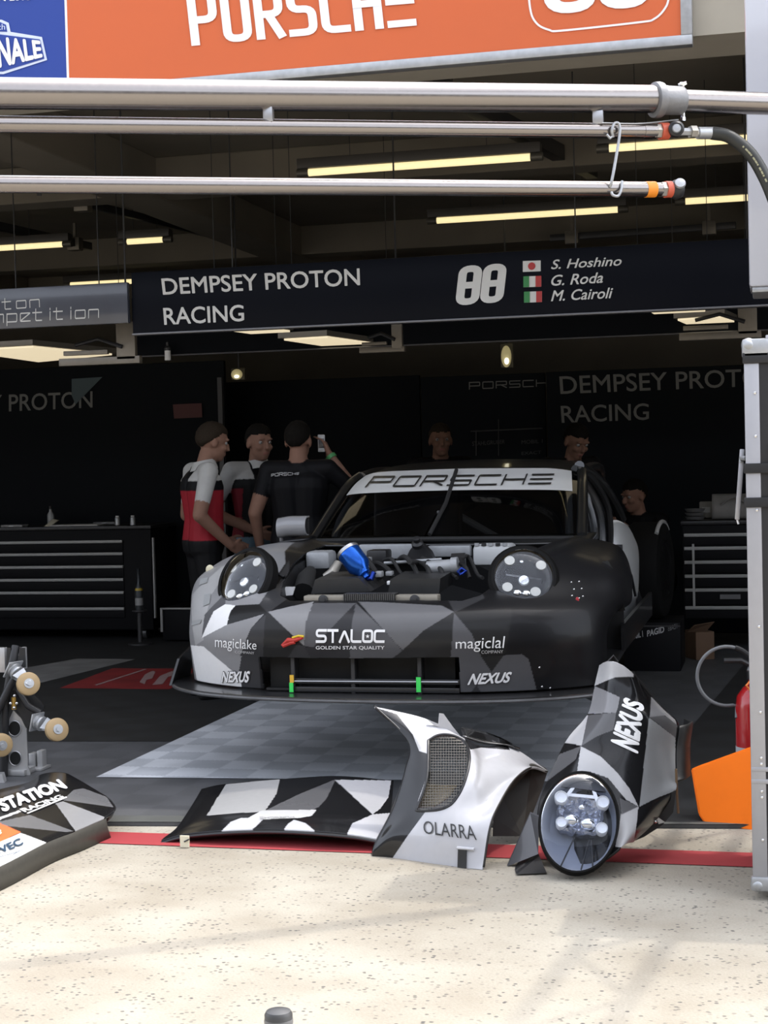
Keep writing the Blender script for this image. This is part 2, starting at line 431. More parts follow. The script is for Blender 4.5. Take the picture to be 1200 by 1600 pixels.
TL, TR = Zp(210, 1291, 0), Zp(1120, 1295, 0)               # threshold between concrete apron and tiled floor
tdir = (TR - TL).normalized()
TA, TB = TL - tdir * 9, TR + tdir * 7
def flat(pts, z):
    bm = NB(); vs = [bm.verts.new((p.x, p.y, z)) for p in pts]; bm.faces.new(vs); bmesh.ops.recalc_face_normals(bm, faces=bm.faces)
    for f in bm.faces:
        if f.normal.z < 0: f.normal_flip()
    return bm
struct('ground', flat([V(-40, -30, 0), V(40, -30, 0), V(40, 30, 0), V(-40, 30, 0)], 0), M_CONC)
rl = [Zp(200, 1301.5, 0), Zp(1100, 1331, 0), Zp(1100, 1353, 0), Zp(200, 1320, 0)]
d1, d2 = (rl[1] - rl[0]), (rl[2] - rl[3])
struct('trim_1', flat([rl[0] - d1 * 4, rl[1] + d1 * 3, rl[2] + d2 * 3, rl[3] - d2 * 4], .003), M_RED)
bm = flat([TA, TB, V(8, 18, 0), V(-12, 18, 0)], .016)
r = bmesh.ops.extrude_face_region(bm, geom=list(bm.faces)); bmesh.ops.translate(bm, verts=[e for e in r['geom'] if isinstance(e, bmesh.types.BMVert)], vec=(0, 0, -.014))
bmesh.ops.recalc_face_normals(bm, faces=bm.faces)
struct('floor', bm, M_TILED)
# rubber edge strip along the front of the tiles
bk = [TA, TB, TB + V(-.03, .11, 0), TA + V(-.03, .11, 0)]
struct('trim_2', flat(bk, .0185), mat('ramp rubber', (.075, .078, .072), .7, 0, .25, 6))
def floor_patch(i, px, m, z=.0195): return struct('floor_inlay_and_shade_%d' % i, flat([Zp(x, y, z) for x, y in px], z), m)
M_TILEK_SHADE = tile_mat('black tiles and painted shade', (.022, .023, .024), (.018, .0185, .019))
floor_patch(4, [(-500, 1158), (300, 1158), (640, 1030), (700, 985), (-500, 985)], M_TILEK_SHADE, .0185)
floor_patch(5, [(1008, 1222), (1165, 1035), (1500, 1000), (1500, 1284), (1030, 1284)], M_TILEK_SHADE, .0188)  # shade of mast, case and facade painted as a black floor patch
floor_patch(1, [(150, 1214), (1005, 1222), (955, 1110), (850, 1060), (480, 1060)], M_TILEL)
floor_patch(2, [(20, 1047), (121, 1029), (212, 1030), (63, 1067)], M_TILEM)
floor_patch(3, [(93, 1075), (176, 1044), (330, 1045), (264, 1077)], M_TILER)
bm = NB()
for q in ([(218, 1066), (226, 1054), (238, 1048), (243, 1049), (238, 1060), (229, 1062), (226, 1069)], [(238, 1070), (250, 1056), (272, 1047), (290, 1048), (262, 1058), (254, 1069)]):
    bm.faces.new([bm.verts.new(Zp(x, y, .021)) for x, y in q])
bm.faces.new([bm.verts.new(Zp(x, y, .021)) for x, y in [(148, 1070), (226, 1045), (229, 1046), (151, 1071)]])
for f in bm.faces:
    f.normal_update()
    if f.normal.z < 0: f.normal_flip()
struct('floor_marking_6', bm, mat('worn grey paint', (.3, .2, .2), .7, 0, .2, 20))

bm = NB(); box(bm, (-60, -17, 0), (60, -16, 9.5)); struct('wall_sky_blocker', bm, mat('dark sky blocker', (.10, .10, .105), .8, 0, .3, .6))   # unseen wall added behind the viewer to block low sky and darken the garage

FY = 7.40                                                    # facade plane
bm = NB(); box(bm, (-16, FY, 3.345), (12, FY + .42, 4.0)); struct('wall_front', bm, M_WALLC)
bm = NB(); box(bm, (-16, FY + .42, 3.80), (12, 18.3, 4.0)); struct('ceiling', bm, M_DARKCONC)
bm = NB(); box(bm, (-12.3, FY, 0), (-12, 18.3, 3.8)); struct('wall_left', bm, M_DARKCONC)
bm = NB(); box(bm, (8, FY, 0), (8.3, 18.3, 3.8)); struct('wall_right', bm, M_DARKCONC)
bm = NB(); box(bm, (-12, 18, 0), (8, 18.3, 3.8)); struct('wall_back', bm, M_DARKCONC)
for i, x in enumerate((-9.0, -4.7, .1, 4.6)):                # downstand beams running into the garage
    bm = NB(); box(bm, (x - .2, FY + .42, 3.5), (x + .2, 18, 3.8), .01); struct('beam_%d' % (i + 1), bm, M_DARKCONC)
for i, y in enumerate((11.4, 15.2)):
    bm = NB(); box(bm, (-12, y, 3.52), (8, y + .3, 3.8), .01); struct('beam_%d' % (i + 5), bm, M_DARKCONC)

# black partition boards across the back of the pit garage
def board(n, x0, x1, ytop, Y, label=None, th=.05, m=None):
    a, b = Yp(x0, ytop, Y), Yp(x1, ytop, Y); zt = (a.z + b.z) / 2
    bm = NB(); box(bm, (a.x, Y, .02), (b.x, Y + th, zt), .004)
    o = struct('wall_partition_%d' % n, bm, m or M_BLACKWALL); return o
p1 = board(1, -700, 350, 586, 13.2)
p2 = board(2, 352, 655, 592, 13.9)
p3 = board(3, 657, 851, 586, 13.25)
p4 = board(4, 853, 1600, 568, 13.1)
M_DIMLET = mat('dim grey vinyl', (.17, .17, .16), .6, 0, .05, 20)
def wall_text(n, t, quad, Y, par, m=M_DIMLET, bold=.008, gl=None):
    b = gl or font_glyphs(t, bold=bold)
    return decal(n, b, quad, hit_Y(Y), m, par, .006)
wall_text('wall_lettering', 'DEMPSEY PROTON', [(-128, 650), (145, 637), (145, 611), (-128, 622)], 13.2, p1)
wall_text('wall_lettering', 'DEMPSEY PROTON', [(876, 616), (1222, 602), (1222, 574), (874, 588)], 13.1, p4)
wall_text('wall_lettering', 'RACING', [(878, 661), (1014, 656), (1014, 630), (876, 634)], 13.1, p4)
wall_text('wall_lettering', '', [(733, 609), (876, 603), (876, 592), (733, 597)], 13.25, p3, gl=stroke_glyphs('PORSCHE', .16, 1.3, 1.9))
M_FAINT = mat('faint vinyl', (.045, .045, .045), .6, 0, .05, 20)
wall_text('wall_lettering', 'STAHLGRUBER', [(738, 697), (789, 693), (789, 687), (738, 690)], 13.25, p3, M_FAINT)
wall_text('wall_lettering', 'MOBIL 1', [(815, 694), (848, 692), (848, 686), (815, 688)], 13.25, p3, M_FAINT)
wall_text('wall_lettering', 'EXACT', [(815, 711), (846, 709), (846, 704), (815, 706)], 13.25, p3, M_FAINT)
bm = NB(); 
for a, b in (((735, 674), (848, 669)), ): tube(bm, [Yp(*a, 13.23), Yp(*b, 13.23)], .006, 8)
tube(bm, [Yp(744, 672, 13.23), Yp(744, 712, 13.23)], .004, 8); tube(bm, [Yp(779, 655, 13.23), Yp(779, 712, 13.23)], .003, 8)
obj('edge_line', bm, M_FAINT, p3)
bm = NB(); a, b = Yp(345, 590, 13.19), Yp(345, 1000, 13.19); box(bm, (a.x - .02, 13.15, .02), (a.x + .02, 13.2, a.z)); obj('panel_post', bm, mat('grey post', (.05, .05, .052), .5), p1)
bm = NB(); q = [(112, 592), (160, 589), (118, 632), (112, 618)]; bm.faces.new([bm.verts.new(Yp(x, y, 13.18)) for x, y in q]); obj('blue_triangle', bm, mat('faded teal vinyl', (.055, .085, .095), .6), p1)
bm = NB(); q = [(270, 632), (315, 630), (316, 652), (272, 654)]; bm.faces.new([bm.verts.new(Yp(x, y, 13.18)) for x, y in q]); obj('red_patch', bm, mat('faded red vinyl', (.075, .012, .010), .6), p1)

# ------------------------------------------------------------------ banner over the garage door
BY = FY - .06
def bpt(x, y): return Yp(x, y, BY)
zb = (bpt(290, 121).z + bpt(1062, 57).z) / 2
xl, xm, xr = bpt(-260, 130).x, bpt(108, 120).x, bpt(1064, 50).x
t = thing('banner', 'orange and blue printed banner in a galvanised frame over the garage door', 'banner', V((xl + xr) / 2, BY, zb))
bm = NB(); box(bm, (xm, BY, zb), (xr, BY + .02, zb + .62)); obj('orange_sheet', bm, mat('banner orange', (.60, .118, .03), .6, 0, .04, 4), t, False)
bm = NB(); box(bm, (xl, BY, zb), (xm - .012, BY + .02, zb + .62)); obj('blue_sheet', bm, mat('banner blue', (.014, .048, .29), .6, 0, .06, 4), t, False)
bm = NB(); box(bm, (xm - .012, BY - .001, zb), (xm, BY + .02, zb + .62)); obj('white_divider', bm, M_WHITE, t, False)
bm = NB(); box(bm, (xl, BY - .012, zb - .045), (xr + .05, BY + .05, zb), .004); box(bm, (xr, BY - .012, zb), (xr + .05, BY + .05, zb + .62), .004); obj('galvanised_frame', bm, M_GALV, t)
hb = hit_Y(BY)
decal('lettering', stroke_glyphs('PORSCHE', .155, 1.62, .36, rnd=.16), [(300, 74), (652, 42), (643, -40), (290, -14)], hb, M_LETTER, t, .004)
decal('start_number', stroke_glyphs('88', .2, 1.42, .52, rnd=.24), [(851, 24), (1018, 10), (1012, -92), (845, -78)], hb, M_LETTER, t, .004)
bm = NB(); pth = [(824, -60), (828, 10), (838, 36), (858, 47), (880, 48), (1000, 35), (1022, 30), (1038, 15), (1045, -5), (1047, -60)]
pth = [Vector((p.x, p.y, 0)) for p in spline([V(x, y, 0) for x, y in pth], 60)]
for a, b in zip(pth[:-1], pth[1:]):
    d = (b - a).normalized(); nn = V(-d.y, d.x, 0) * 1.6
    bm.faces.new([bm.verts.new(bpt(p.x, p.y) + V(0, -.004, 0)) for p in (a - nn, b - nn, b + nn, a + nn)])
obj('number_outline', bm, M_LETTER, t, False)
M_LBLUE = mat('pale blue print', (.62, .68, .85), .5)
bm = NB()
for q in ([(-60, 33), (3, 31), (14, 36), (17, 50), (66, 58), (74, 94), (6, 116), (-60, 116)],):
    bm.faces.new([bm.verts.new(bpt(x, y) + V(0, -.003, 0)) for x, y in q])
obj('logo_outline', bm, M_LBLUE, t, False)
bm = NB()
for q in ([(-60, 37), (1, 35), (10, 39), (12, 50), (-60, 48)], [(-60, 52), (0, 54), (63, 62), (70, 92), (5, 112), (-60, 112)]):
    bm.faces.new([bm.verts.new(bpt(x, y) + V(0, -.005, 0)) for x, y in q])
obj('logo_field', bm, MATS['banner blue'], t, False)
decal('lettering', font_glyphs('FINALE', bold=.04), [(-21, 112), (68, 90), (64, 64), (-26, 55)], hb, M_LETTER, t, .008)
decal('lettering', font_glyphs('tech'), [(-14, 48), (9, 47), (9, 38), (-14, 38)], hb, M_LBLUE, t, .008)
decal('lettering', font_glyphs('JUIN 2018', bold=.02), [(-24, 6), (49, 3), (48, -8), (-25, -6)], hb, M_LETTER, t, .004)

# ------------------------------------------------------------------ hanging sign boards
SY = 8.93
def sign_z(yl, x): return Yp(x, yl, SY).z
zb, zt = sign_z(503, 600), sign_z(404, 600)
xa, xb = Yp(206, 470, SY).x, Yp(1330, 430, SY).x
t = thing('sign_board', 'long black hanging sign with team name, number 88 and three drivers', 'sign', V((xa + xb) / 2, SY, zb), 'hanging sign boards')
bm = NB(); box(bm, (xa, SY, zb), (xb, SY + .04, zt), .004); obj('board', bm, mat('gloss black board', (.005, .006, .010), .35, 0, .1, 3, spec=.06), t)
M_SIGNLET = mat('sign lettering', (.62, .62, .60), .5)
hs = hit_Y(SY)
decal('team_name', font_glyphs('DEMPSEY PROTON', bold=.014), [(255, 461), (563, 446), (562, 419), (252, 435)], hs, M_SIGNLET, t)
decal('team_name', font_glyphs('RACING', bold=.014), [(257, 508), (382, 502), (381, 476), (255, 481)], hs, M_SIGNLET, t)
decal('start_number', stroke_glyphs('88', .2, 1.6, .36, rnd=.17), [(711, 478), (786, 472), (793, 411), (718, 416)], hs, M_SIGNLET, t)
for s, q in (('S. Hoshino', [(861, 421), (971, 415), (972, 400), (862, 406)]), ('G. Roda', [(861, 447), (942, 442), (943, 425), (862, 430)]), ('M. Cairoli', [(861, 471), (957, 466), (958, 449), (862, 454)])):
    decal('driver_name', font_glyphs(s, bold=.012, shear=.22), q, hs, M_SIGNLET, t)
M_FRED = mat('flag red', (.42, .03, .03), .5); M_FGREEN = mat('flag green', (.03, .22, .06), .5)
for i, y in enumerate((416, 440, 464)):
    x = 817 + i
    q = [(x, y + 9), (x + 28, y + 8), (x + 28, y - 9), (x, y - 8)]
    f = decal('flag', quad_bm(), q, hs, M_SIGNLET, t)
    if i == 0:
        bm = NB(); c = Yp(x + 14, y, SY); bm.faces.new([bm.verts.new(c + V(math.cos(k * .314) * .021, -.006, math.sin(k * .314) * .021)) for k in range(20)]); obj('red_disc', bm, M_FRED, f, False)
    else:
        decal('green_stripe', quad_bm(), [(x, y + 9), (x + 9, y + 8.6), (x + 9, y - 8.4), (x, y - 8)], hs, M_FGREEN, f, .006)
        decal('red_stripe', quad_bm(), [(x + 19, y + 8.3), (x + 28, y + 8), (x + 28, y - 9), (x + 19, y - 8.6)], hs, M_FRED, f, .006)
bm = NB(); box(bm, (xa, SY - .012, zb - .012), (xb, SY + .05, zb), .002); obj('bottom_rail', bm, mat('dull rail', (.16, .16, .17), .4, .6), t)
for x in (363, 900):
    bm = NB(); a = Yp(x, 405, SY + .02); tube(bm, [V(a.x, a.y, zt - .01), V(a.x, a.y, 3.6)], .004, 8); obj('hanger', bm, M_BLACKPL, t)

zb2, zt2 = Yp(100, 510, SY).z, Yp(100, 447, SY).z
xa2, xb2 = Yp(-420, 520, SY).x, Yp(205, 480, SY).x
t = thing('sign_board', 'grey glossy hanging sign with thin square lettering at left of black team sign', 'sign', V((xa2 + xb2) / 2, SY - .03, zb2), 'hanging sign boards')
bm = NB(); box(bm, (xa2, SY - .03, zb2), (xb2 - .01, SY + .01, zt2), .004); obj('board', bm, mat('grey gloss board', (.06, .066, .085), .2, 0, .5, 2.2, coat=.3), t)
decal('lettering', stroke_glyphs('proton', .11, 1.4, 1.45), [(-58, 494), (63, 485), (62, 462), (-58, 471)], hit_Y(SY - .03), M_SIGNLET, t)
decal('lettering', stroke_glyphs('competition', .11, 1.35, 1.45), [(-52, 513), (155, 502), (155, 477), (-52, 488)], hit_Y(SY - .03), M_SIGNLET, t)
for x in (25, 155):
    bm = NB(); a = Yp(x, 450, SY); tube(bm, [V(a.x, a.y, zt2 - .01), V(a.x, a.y, 3.6)], .004, 8); obj('hanger', bm, M_BLACKPL, t)
# rear fascia of the lighting rig
RY = SY + 1.85
bm = NB(); a, b = Yp(208, 552, RY), Yp(1330, 515, RY); zf = (Yp(600, 541, RY).z); box(bm, (a.x, RY, zf), (b.x, RY + .03, zf + .42), .003)
t = obj('rig_fascia', bm, mat('matt black fascia', (.005, .006, .008), .6, 0, .1, 3, spec=.05), None, True); tag(t, 'plain black board behind hanging team sign, over the car', 'fascia board')
bm = NB(); tube(bm, [V(a.x, RY - .01, zf), V(b.x, RY - .01, zf)], .006, 8); obj('rail', bm, mat('dull rail', (.16, .16, .17), .4, .6), t)
M_LED = mat('led panel', (.9, .85, .7), .5, emit=(1.0, .84, .56), estr=.95)
M_TUBE = mat('tube light', (.95, .9, .7), .5, emit=(1.0, .82, .42), estr=1.25)
def led(px, label, fr, dz=.02):
    pts = [Zp(x, y, zf + dz) for x, y in px]; c = sum(pts, V(0, 0, 0)) / 4
    t = thing('ceiling_panel_light', label, 'light', c, 'flat light panels over the car')
    bm = NB(); prism(bm, pts, V(0, 0, .012)); obj('diffuser', bm, M_LED, t, False)
    q = [c + (p - c) * fr + V(0, 0, .012) for p in pts]
    bm = NB(); prism(bm, q, V(0, 0, .035)); obj('frame', bm, mat('lamp frame', (.22, .2, .17), .45, .4), t, False)
    for k in (0, 2):
        bm = NB(); tube(bm, [q[k] + V(0, 0, .03), V(q[k].x, q[k].y, 3.78)], .0025, 6); obj('wire', bm, M_BLACKPL, t)
    return t
led([(-60, 549), (52, 543), (175, 555), (60, 566)], 'flat light panel under the grey glossy sign', 1.12)
led([(343, 515), (402, 512), (453, 519), (392, 522)], 'small flat light panel below the word RACING', 1.1)
led([(444, 532), (512, 528), (598, 540), (525, 544)], 'flat light panel below the middle of the black sign', 1.12)
led([(1003, 480), (1083, 475), (1102, 487), (1022, 491)], 'flat light panel at right, farther in of two', 1.1, .085)
led([(1059, 501), (1130, 496), (1160, 509), (1092, 515)], 'flat light panel at right, nearest the flight case', 1.12, .06)
M_BRK = mat('dull steel bracket', (.20, .18, .15), .5, .5, .25, 12)
def bracket(px, label, Y):
    a, b = Yp(px[0], px[1], Y), Yp(px[2], px[3], Y)
    t = thing('rig_bracket', label, 'bracket', V((a.x + b.x) / 2, Y, b.z), 'brackets of the lighting rig')
    w = abs(b.x - a.x); h = abs(a.z - b.z); x0 = min(a.x, b.x)
    bm = NB(); box(bm, (x0, Y, b.z), (x0 + w, Y + .05, b.z + h * .18), .003); box(bm, (x0 + w * .05, Y + .01, b.z + h * .25), (x0 + w * .6, Y + .04, b.z + h * .36), .003); obj('rail', bm, M_BRK, t)
    bm = NB(); box(bm, (x0 + w * .72, Y, b.z + h * .1), (x0 + w * .95, Y + .04, b.z + h), .003); obj('upright', bm, M_BRK, t)
    bm = NB(); tube(bm, [V(x0 + w * .2, Y + .02, b.z + h * .5), V(x0 + w * .5, Y, b.z + h * .62), V(x0 + w * .8, Y - .01, b.z + h * .4)], .012, 8); obj('motor_cable', bm, M_BLACKPL, t)
    bm = NB(); tube(bm, [V(x0 + w * .84, Y + .02, b.z + h * .9), V(x0 + w * .84, Y + .02, 3.79)], .006, 6); obj('hanger', bm, M_DARKMETAL, t)
bracket((90, 508, 218, 567), 'dull steel rail bracket under right end of grey sign', SY + .25)
bracket((560, 505, 632, 549), 'dull steel bracket below middle of black team sign', SY + .95)
bracket((1060, 470, 1190, 527), 'dull steel rail bracket beside white mast at right', SY + .8)

# fluorescent ceiling tubes
def fluo(x0, y0, x1, y1, z, label, th=.05):
    a, b = Zp(x0, y0, z), Zp(x1, y1, z); b.y = a.y; c = (a + b) / 2
    t = thing('tube_light', label, 'light', c, 'fluorescent tubes under the garage ceiling')
    bm = NB(); tube(bm, [a, b], th / 2, 12); obj('tube', bm, M_TUBE, t)
    bm = NB(); box(bm, (min(a.x, b.x) - .05, c.y - .05, z + th * .45), (max(a.x, b.x) + .05, c.y + .05, z + .09), .006); obj('housing', bm, mat('lamp housing', (.05, .045, .04), .5), t)
    for e in (a, b):
        s = 1 if e is b else -1
        bm = NB(); tube(bm, [e - V(.02 * s, 0, 0), e + V(.06 * s, 0, 0)], th * .56, 12); obj('end_cap', bm, mat('lamp cap', (.12, .11, .09), .4, .3), t)
    for k in (.2, .8):
        bm = NB(); p = a.lerp(b, k); tube(bm, [p + V(0, 0, .08), V(p.x, p.y, 3.79)], .0022, 6); obj('hanger', bm, M_BLACKPL, t)
fluo(478, 270, 832, 243, 3.42, 'tube light seen between the two lower pipes, above middle of garage')
fluo(947, 232, 1270, 209, 3.42, 'tube light behind the black hose at right')
fluo(679, 345, 968, 325, 3.42, 'tube light just under the lowest pipe, right of centre')
fluo(1067, 315, 1330, 297, 3.42, 'short lit end of tube light next to the white mast')
fluo(-170, 398, 104, 382, 3.42, 'tube light at far left above the grey sign')
fluo(196, 378, 258, 374, 3.42, 'short tube light piece half hidden above black sign at left')
fluo(108, 445, 300, 435, 3.42, 'tube light behind top edge of grey and black signs')
def small_lamp(x, y, Y, w, h, label, tall):
    c = Yp(x, y, Y)
    t = thing('bulkhead_lamp', label, 'light', c, 'small lamps on the rear boards')
    bm = NB(); ball(bm, c, .5, (w, .06, h), 18); obj('glass_cover', bm, mat('dim lamp cover', (.6, .55, .35), .3, emit=(.9, .75, .35), estr=.30), t)
    bm = NB(); ball(bm, c + V(w * .1, -.035, -h * .22), .5, (w * .45, .04, h * .3), 12); obj('bulb', bm, mat('small bulb', (1, .95, .8), .3, emit=(1, .93, .7), estr=3), t)
    bm = NB(); box(bm, (c.x - w * .62, Y + .03, c.z - h * .5), (c.x + w * .62, Y + .07, c.z + h * .62), .01); obj('back_plate', bm, mat('lamp plate', (.10, .09, .06), .5), t)
    bm = NB(); tube(bm, [V(c.x, Y + .05, c.z + h * .5), V(c.x, Y + .05, 3.79)], .008, 6); obj('rod', bm, M_DARKMETAL, t)
small_lamp(791, 557, 13.0, .085, .18, 'tall oval bulkhead lamp above square PORSCHE wall lettering', 1)
small_lamp(370, 585, 13.0, .10, .09, 'small square lamp above the standing men', 0)
# little camera hanging on the rail at left
c = Yp(262, 552, RY - .05)
t = thing('security_camera', 'tiny white camera hung below black board, left of the men', 'camera', c)
bm = NB(); tube(bm, [c + V(0, 0, -.05), c + V(0, 0, .02)], .022, 12); obj('camera_body', bm, M_WHITE, t)
bm = NB(); tube(bm, [c + V(0, 0, .02), c + V(0, 0, .08)], .01, 8); ball(bm, c + V(0, 0, .03), .025); obj('bracket', bm, M_DARKMETAL, t)

# roller-door track arms and conduits under the ceiling
def conduit(p, q, w, label, name='ceiling_rail'):
    a, b, d = frame_of(q - p)
    t = thing(name, label, 'rail', (p + q) / 2, 'dark rails under the garage ceiling')
    bm = NB(); obox(bm, (p + q) / 2, ((q - p).length, w, w * 1.2), d, a, b, .004); obj('bar', bm, M_DARKMETAL, t)
    for k in (.12, .86):
        bm = NB(); s = p.lerp(q, k); box(bm, s + V(-.06, -.05, -.07), s + V(.06, .05, .05), .005); box(bm, s + V(-.012, -.012, 0), V(s.x + .012, s.y + .012, 3.79)); obj('clamp', bm, M_BRK, t)
conduit(Zp(665, 125, 3.62), Zp(925, 268, 3.62), .09, 'dark diagonal steel door arm under ceiling, right of centre')
conduit(Zp(60, 300, 3.6), Zp(500, 408, 3.6), .05, 'long dark conduit running along ceiling at left')
conduit(Zp(-40, 345, 3.6), Zp(140, 385, 3.6), .06, 'pale cable tray under ceiling at far left')
conduit(Zp(860, 372, 3.5), Zp(1150, 352, 3.5), .05, 'dark bar under ceiling above right end of black sign')
# ------------------------------------------------------------------ the race car
C0 = V(-1.76, 6.77, .35); PSI = math.radians(1.6)
def C(x, y, z): return C0 + V(x * math.cos(PSI) + y * math.sin(PSI), y * math.cos(PSI) - x * math.sin(PSI), z)
def Cinv(p):
    q = p - C0; return V(q.x * math.cos(PSI) - q.y * math.sin(PSI), q.y * math.cos(PSI) + q.x * math.sin(PSI), q.z)
car = thing('race_car', 'black and grey race car without bonnet, jacked up in the garage', 'car', C(0, 2, 0) - V(0, 0, .35))
M_BODY = livery_mat('car paint scheme', .36, .08, .16)
M_CARBON = mat('bare carbon', CARBON, .38, 0, .25, 90, coat=.25)
M_PILLAR = mat('black body paint', (.014, .014, .014), .3, 0, .1, 20, coat=.5)
half = [  # columns from the middle of the car outwards, rows from the splitter up to the windscreen
 [(0, .06, .10), (0, .03, .22), (0, .0, .33), (0, .03, .43), (0, .15, .49), (0, .40, .53), (0, .7, .58), (0, 1.0, .62), (0, 1.40, .67)],
 [(.3, .07, .10), (.3, .045, .22), (.3, .02, .33), (.3, .05, .43), (.3, .16, .49), (.3, .40, .535), (.3, .7, .585), (.3, 1.0, .63), (.3, 1.40, .675)],
 [(.56, .12, .10), (.56, .10, .22), (.56, .075, .33), (.56, .105, .43), (.55, .20, .495), (.53, .40, .555), (.52, .7, .61), (.52, 1.0, .65), (.56, 1.40, .68)],
 [(.78, .22, .10), (.79, .20, .22), (.79, .185, .33), (.78, .22, .43), (.76, .30, .50), (.74, .43, .60), (.735, .62, .675), (.74, .95, .71), (.76, 1.40, .70)],
 [(.95, .36, .10), (.96, .35, .22), (.965, .345, .33), (.96, .38, .43), (.945, .44, .50), (.93, .53, .58), (.915, .67, .64), (.91, .95, .675), (.92, 1.40, .67)],
 [(.985, .50, .10), (.99, .50, .22), (.995, .50, .33), (1.025, .53, .42), (1.045, .57, .48), (1.035, .61, .55), (1.02, .71, .59), (1.01, .95, .625), (.99, 1.36, .60)],
 [(.965, .62, .10), (.97, .62, .22), (.975, .62, .32), (1.01, .66, .385), (1.075, .74, .43), (1.078, .80, .49), (1.07, .88, .53), (1.06, .98, .54), (1.05, 1.22, .42)]]
rows = []
for j in range(9):
    r = [(-c[j][0], c[j][1], c[j][2]) for c in half[:0:-1]] + [c[j] for c in half]
    rows.append([C(*p) for p in r])
g = net(rows, 640, 380)
def spans(q): return [(p.x, p.z) for p in q]
grille = spans([Yp(x, y, C0.y + .08) for x, y in [(403, 1027), (720, 1025), (719, 1089), (560, 1094), (409, 1092), (406, 1060)]])
openg = [(-.40, .175), (.40, .175), (.47, .24), (.52, .42), (.56, .7), (.585, 1.05), (.60, 1.39), (-.60, 1.39), (-.585, 1.05), (-.56, .7), (-.52, .42), (-.47, .24)]
def pin(x, y, poly):
    ins = False; j = len(poly) - 1
    for i in range(len(poly)):
        xi, yi = poly[i]; xj, yj = poly[j]
        if (yi > y) != (yj > y) and x < (xj - xi) * (y - yi) / (yj - yi) + xi: ins = not ins
        j = i
    return ins
full = sheet(NB(), g); car_tree = bvh_of(full); full.free(); hc = hit_bvh(car_tree, 7.1)
HL = []
for (px_, py_), n_ in (((386, 908), V(-.30, -.80, .52)), ((818, 905), V(.18, -.84, .50))):
    HL.append((hc(px_, py_)[0] + n_.normalized() * .020, n_.normalized()))
def keep(p):
    q = Cinv(p)
    for hc_, hn_ in HL:
        w_ = p - hc_; al = w_.dot(hn_)
        if abs(al) < .16 and (w_ - hn_ * al)  .length < .134: return False
    if q.z > .45 and q.y > .16 and pin(q.x, q.y, openg): return False
    if q.y < .3 and pin(p.x, p.z, grille): return False
    return True
bm = sheet(NB(), g, keep); bmesh.ops.recalc_face_normals(bm, faces=bm.faces)
shell = obj('nose_shell', bm, M_BODY, car)
G1, G2, G3 = (.035, .035, .037), (.085, .085, .09), (.22, .22, .225)
livery(shell, [
 (G3, [(280, 830), (440, 830), (432, 880), (425, 930), (412, 958), (345, 1030), (410, 1100), (270, 1110)]),
 ((.33, .33, .33), [(300, 930), (330, 880), (352, 872), (330, 930), (318, 1000), (296, 1010)]),
 (G1, [(425, 905), (452, 875), (450, 935), (418, 958), (405, 944)]),
 (G3, [(418, 862), (446, 850), (446, 880), (436, 895), (425, 880)]),
 (G2, [(320, 960), (345, 925), (352, 945), (334, 955), (315, 997)]),
 (WHITE, [(352, 944), (368, 946), (355, 976), (315, 997), (334, 955)]),
 ((.012, .012, .012), [(368, 946), (405, 944), (419, 958), (355, 976), (360, 955)]),
 (G3, [(315, 1006), (355, 977), (413, 959), (392, 982), (385, 998), (380, 1026), (334, 1024)]),
 (G1, [(385, 1000), (393, 981), (415, 960), (413, 983), (412, 995), (415, 1027), (374, 1027)]),
 ((.018, .018, .018), [(415, 960), (419, 957), (447, 983), (463, 1008), (452, 1027), (413, 1027)]),
 (G3, [(419, 956), (452, 948), (490, 940), (480, 970), (475, 1009), (447, 983)]),
 (G1, [(463, 1008), (475, 1009), (500, 1030), (450, 1030)]),
 (G2, [(478, 972), (490, 942), (556, 942), (521, 978), (490, 1012), (475, 1009)]),
 ((.025, .025, .027), [(556, 942), (549, 983), (548, 1028), (490, 1030), (476, 1012), (490, 1011), (521, 978)]),
 (G2, [(556, 942), (600, 985), (629, 1017), (607, 1030), (548, 1030), (549, 983)]),
 ((.125, .125, .13), [(560, 940), (600, 941), (690, 946), (709, 956), (662, 985), (629, 1016), (600, 985)]),
 ((.02, .02, .02), [(709, 956), (706, 1028), (610, 1030), (629, 1016), (662, 985)]),
 (G2, [(709, 957), (737, 990), (752, 1026), (704, 1027)]),
 ((.016, .016, .016), [(709, 956), (800, 950), (790, 1022), (752, 1026), (737, 990)]),
 (G1, [(697, 938), (710, 957), (757, 935), (745, 905), (720, 920)]),
 (G2, [(717, 1027), (752, 1026), (768, 1050), (752, 1092), (717, 1094)]),
 (G1, [(717, 1094), (745, 1070), (752, 1092)]),
 ((.02, .02, .02), [(752, 1026), (787, 1024), (768, 1050)]),
 (G2, [(768, 1050), (787, 1024), (815, 1022), (826, 1030), (833, 1088), (752, 1092)]),
 (G1, [(775, 1080), (833, 1088), (752, 1092)]),
 (WHITE, [(298, 1008), (318, 1010), (334, 1024), (374, 1057), (381, 1092), (300, 1090)]),
 (G3, [(334, 1023), (378, 1025), (372, 1055)]),
 (G1, [(377, 1026), (403, 1026), (409, 1094), (382, 1092), (373, 1055)]),
], CARBON, C(0, .3, .4))
solidify(shell, .012)
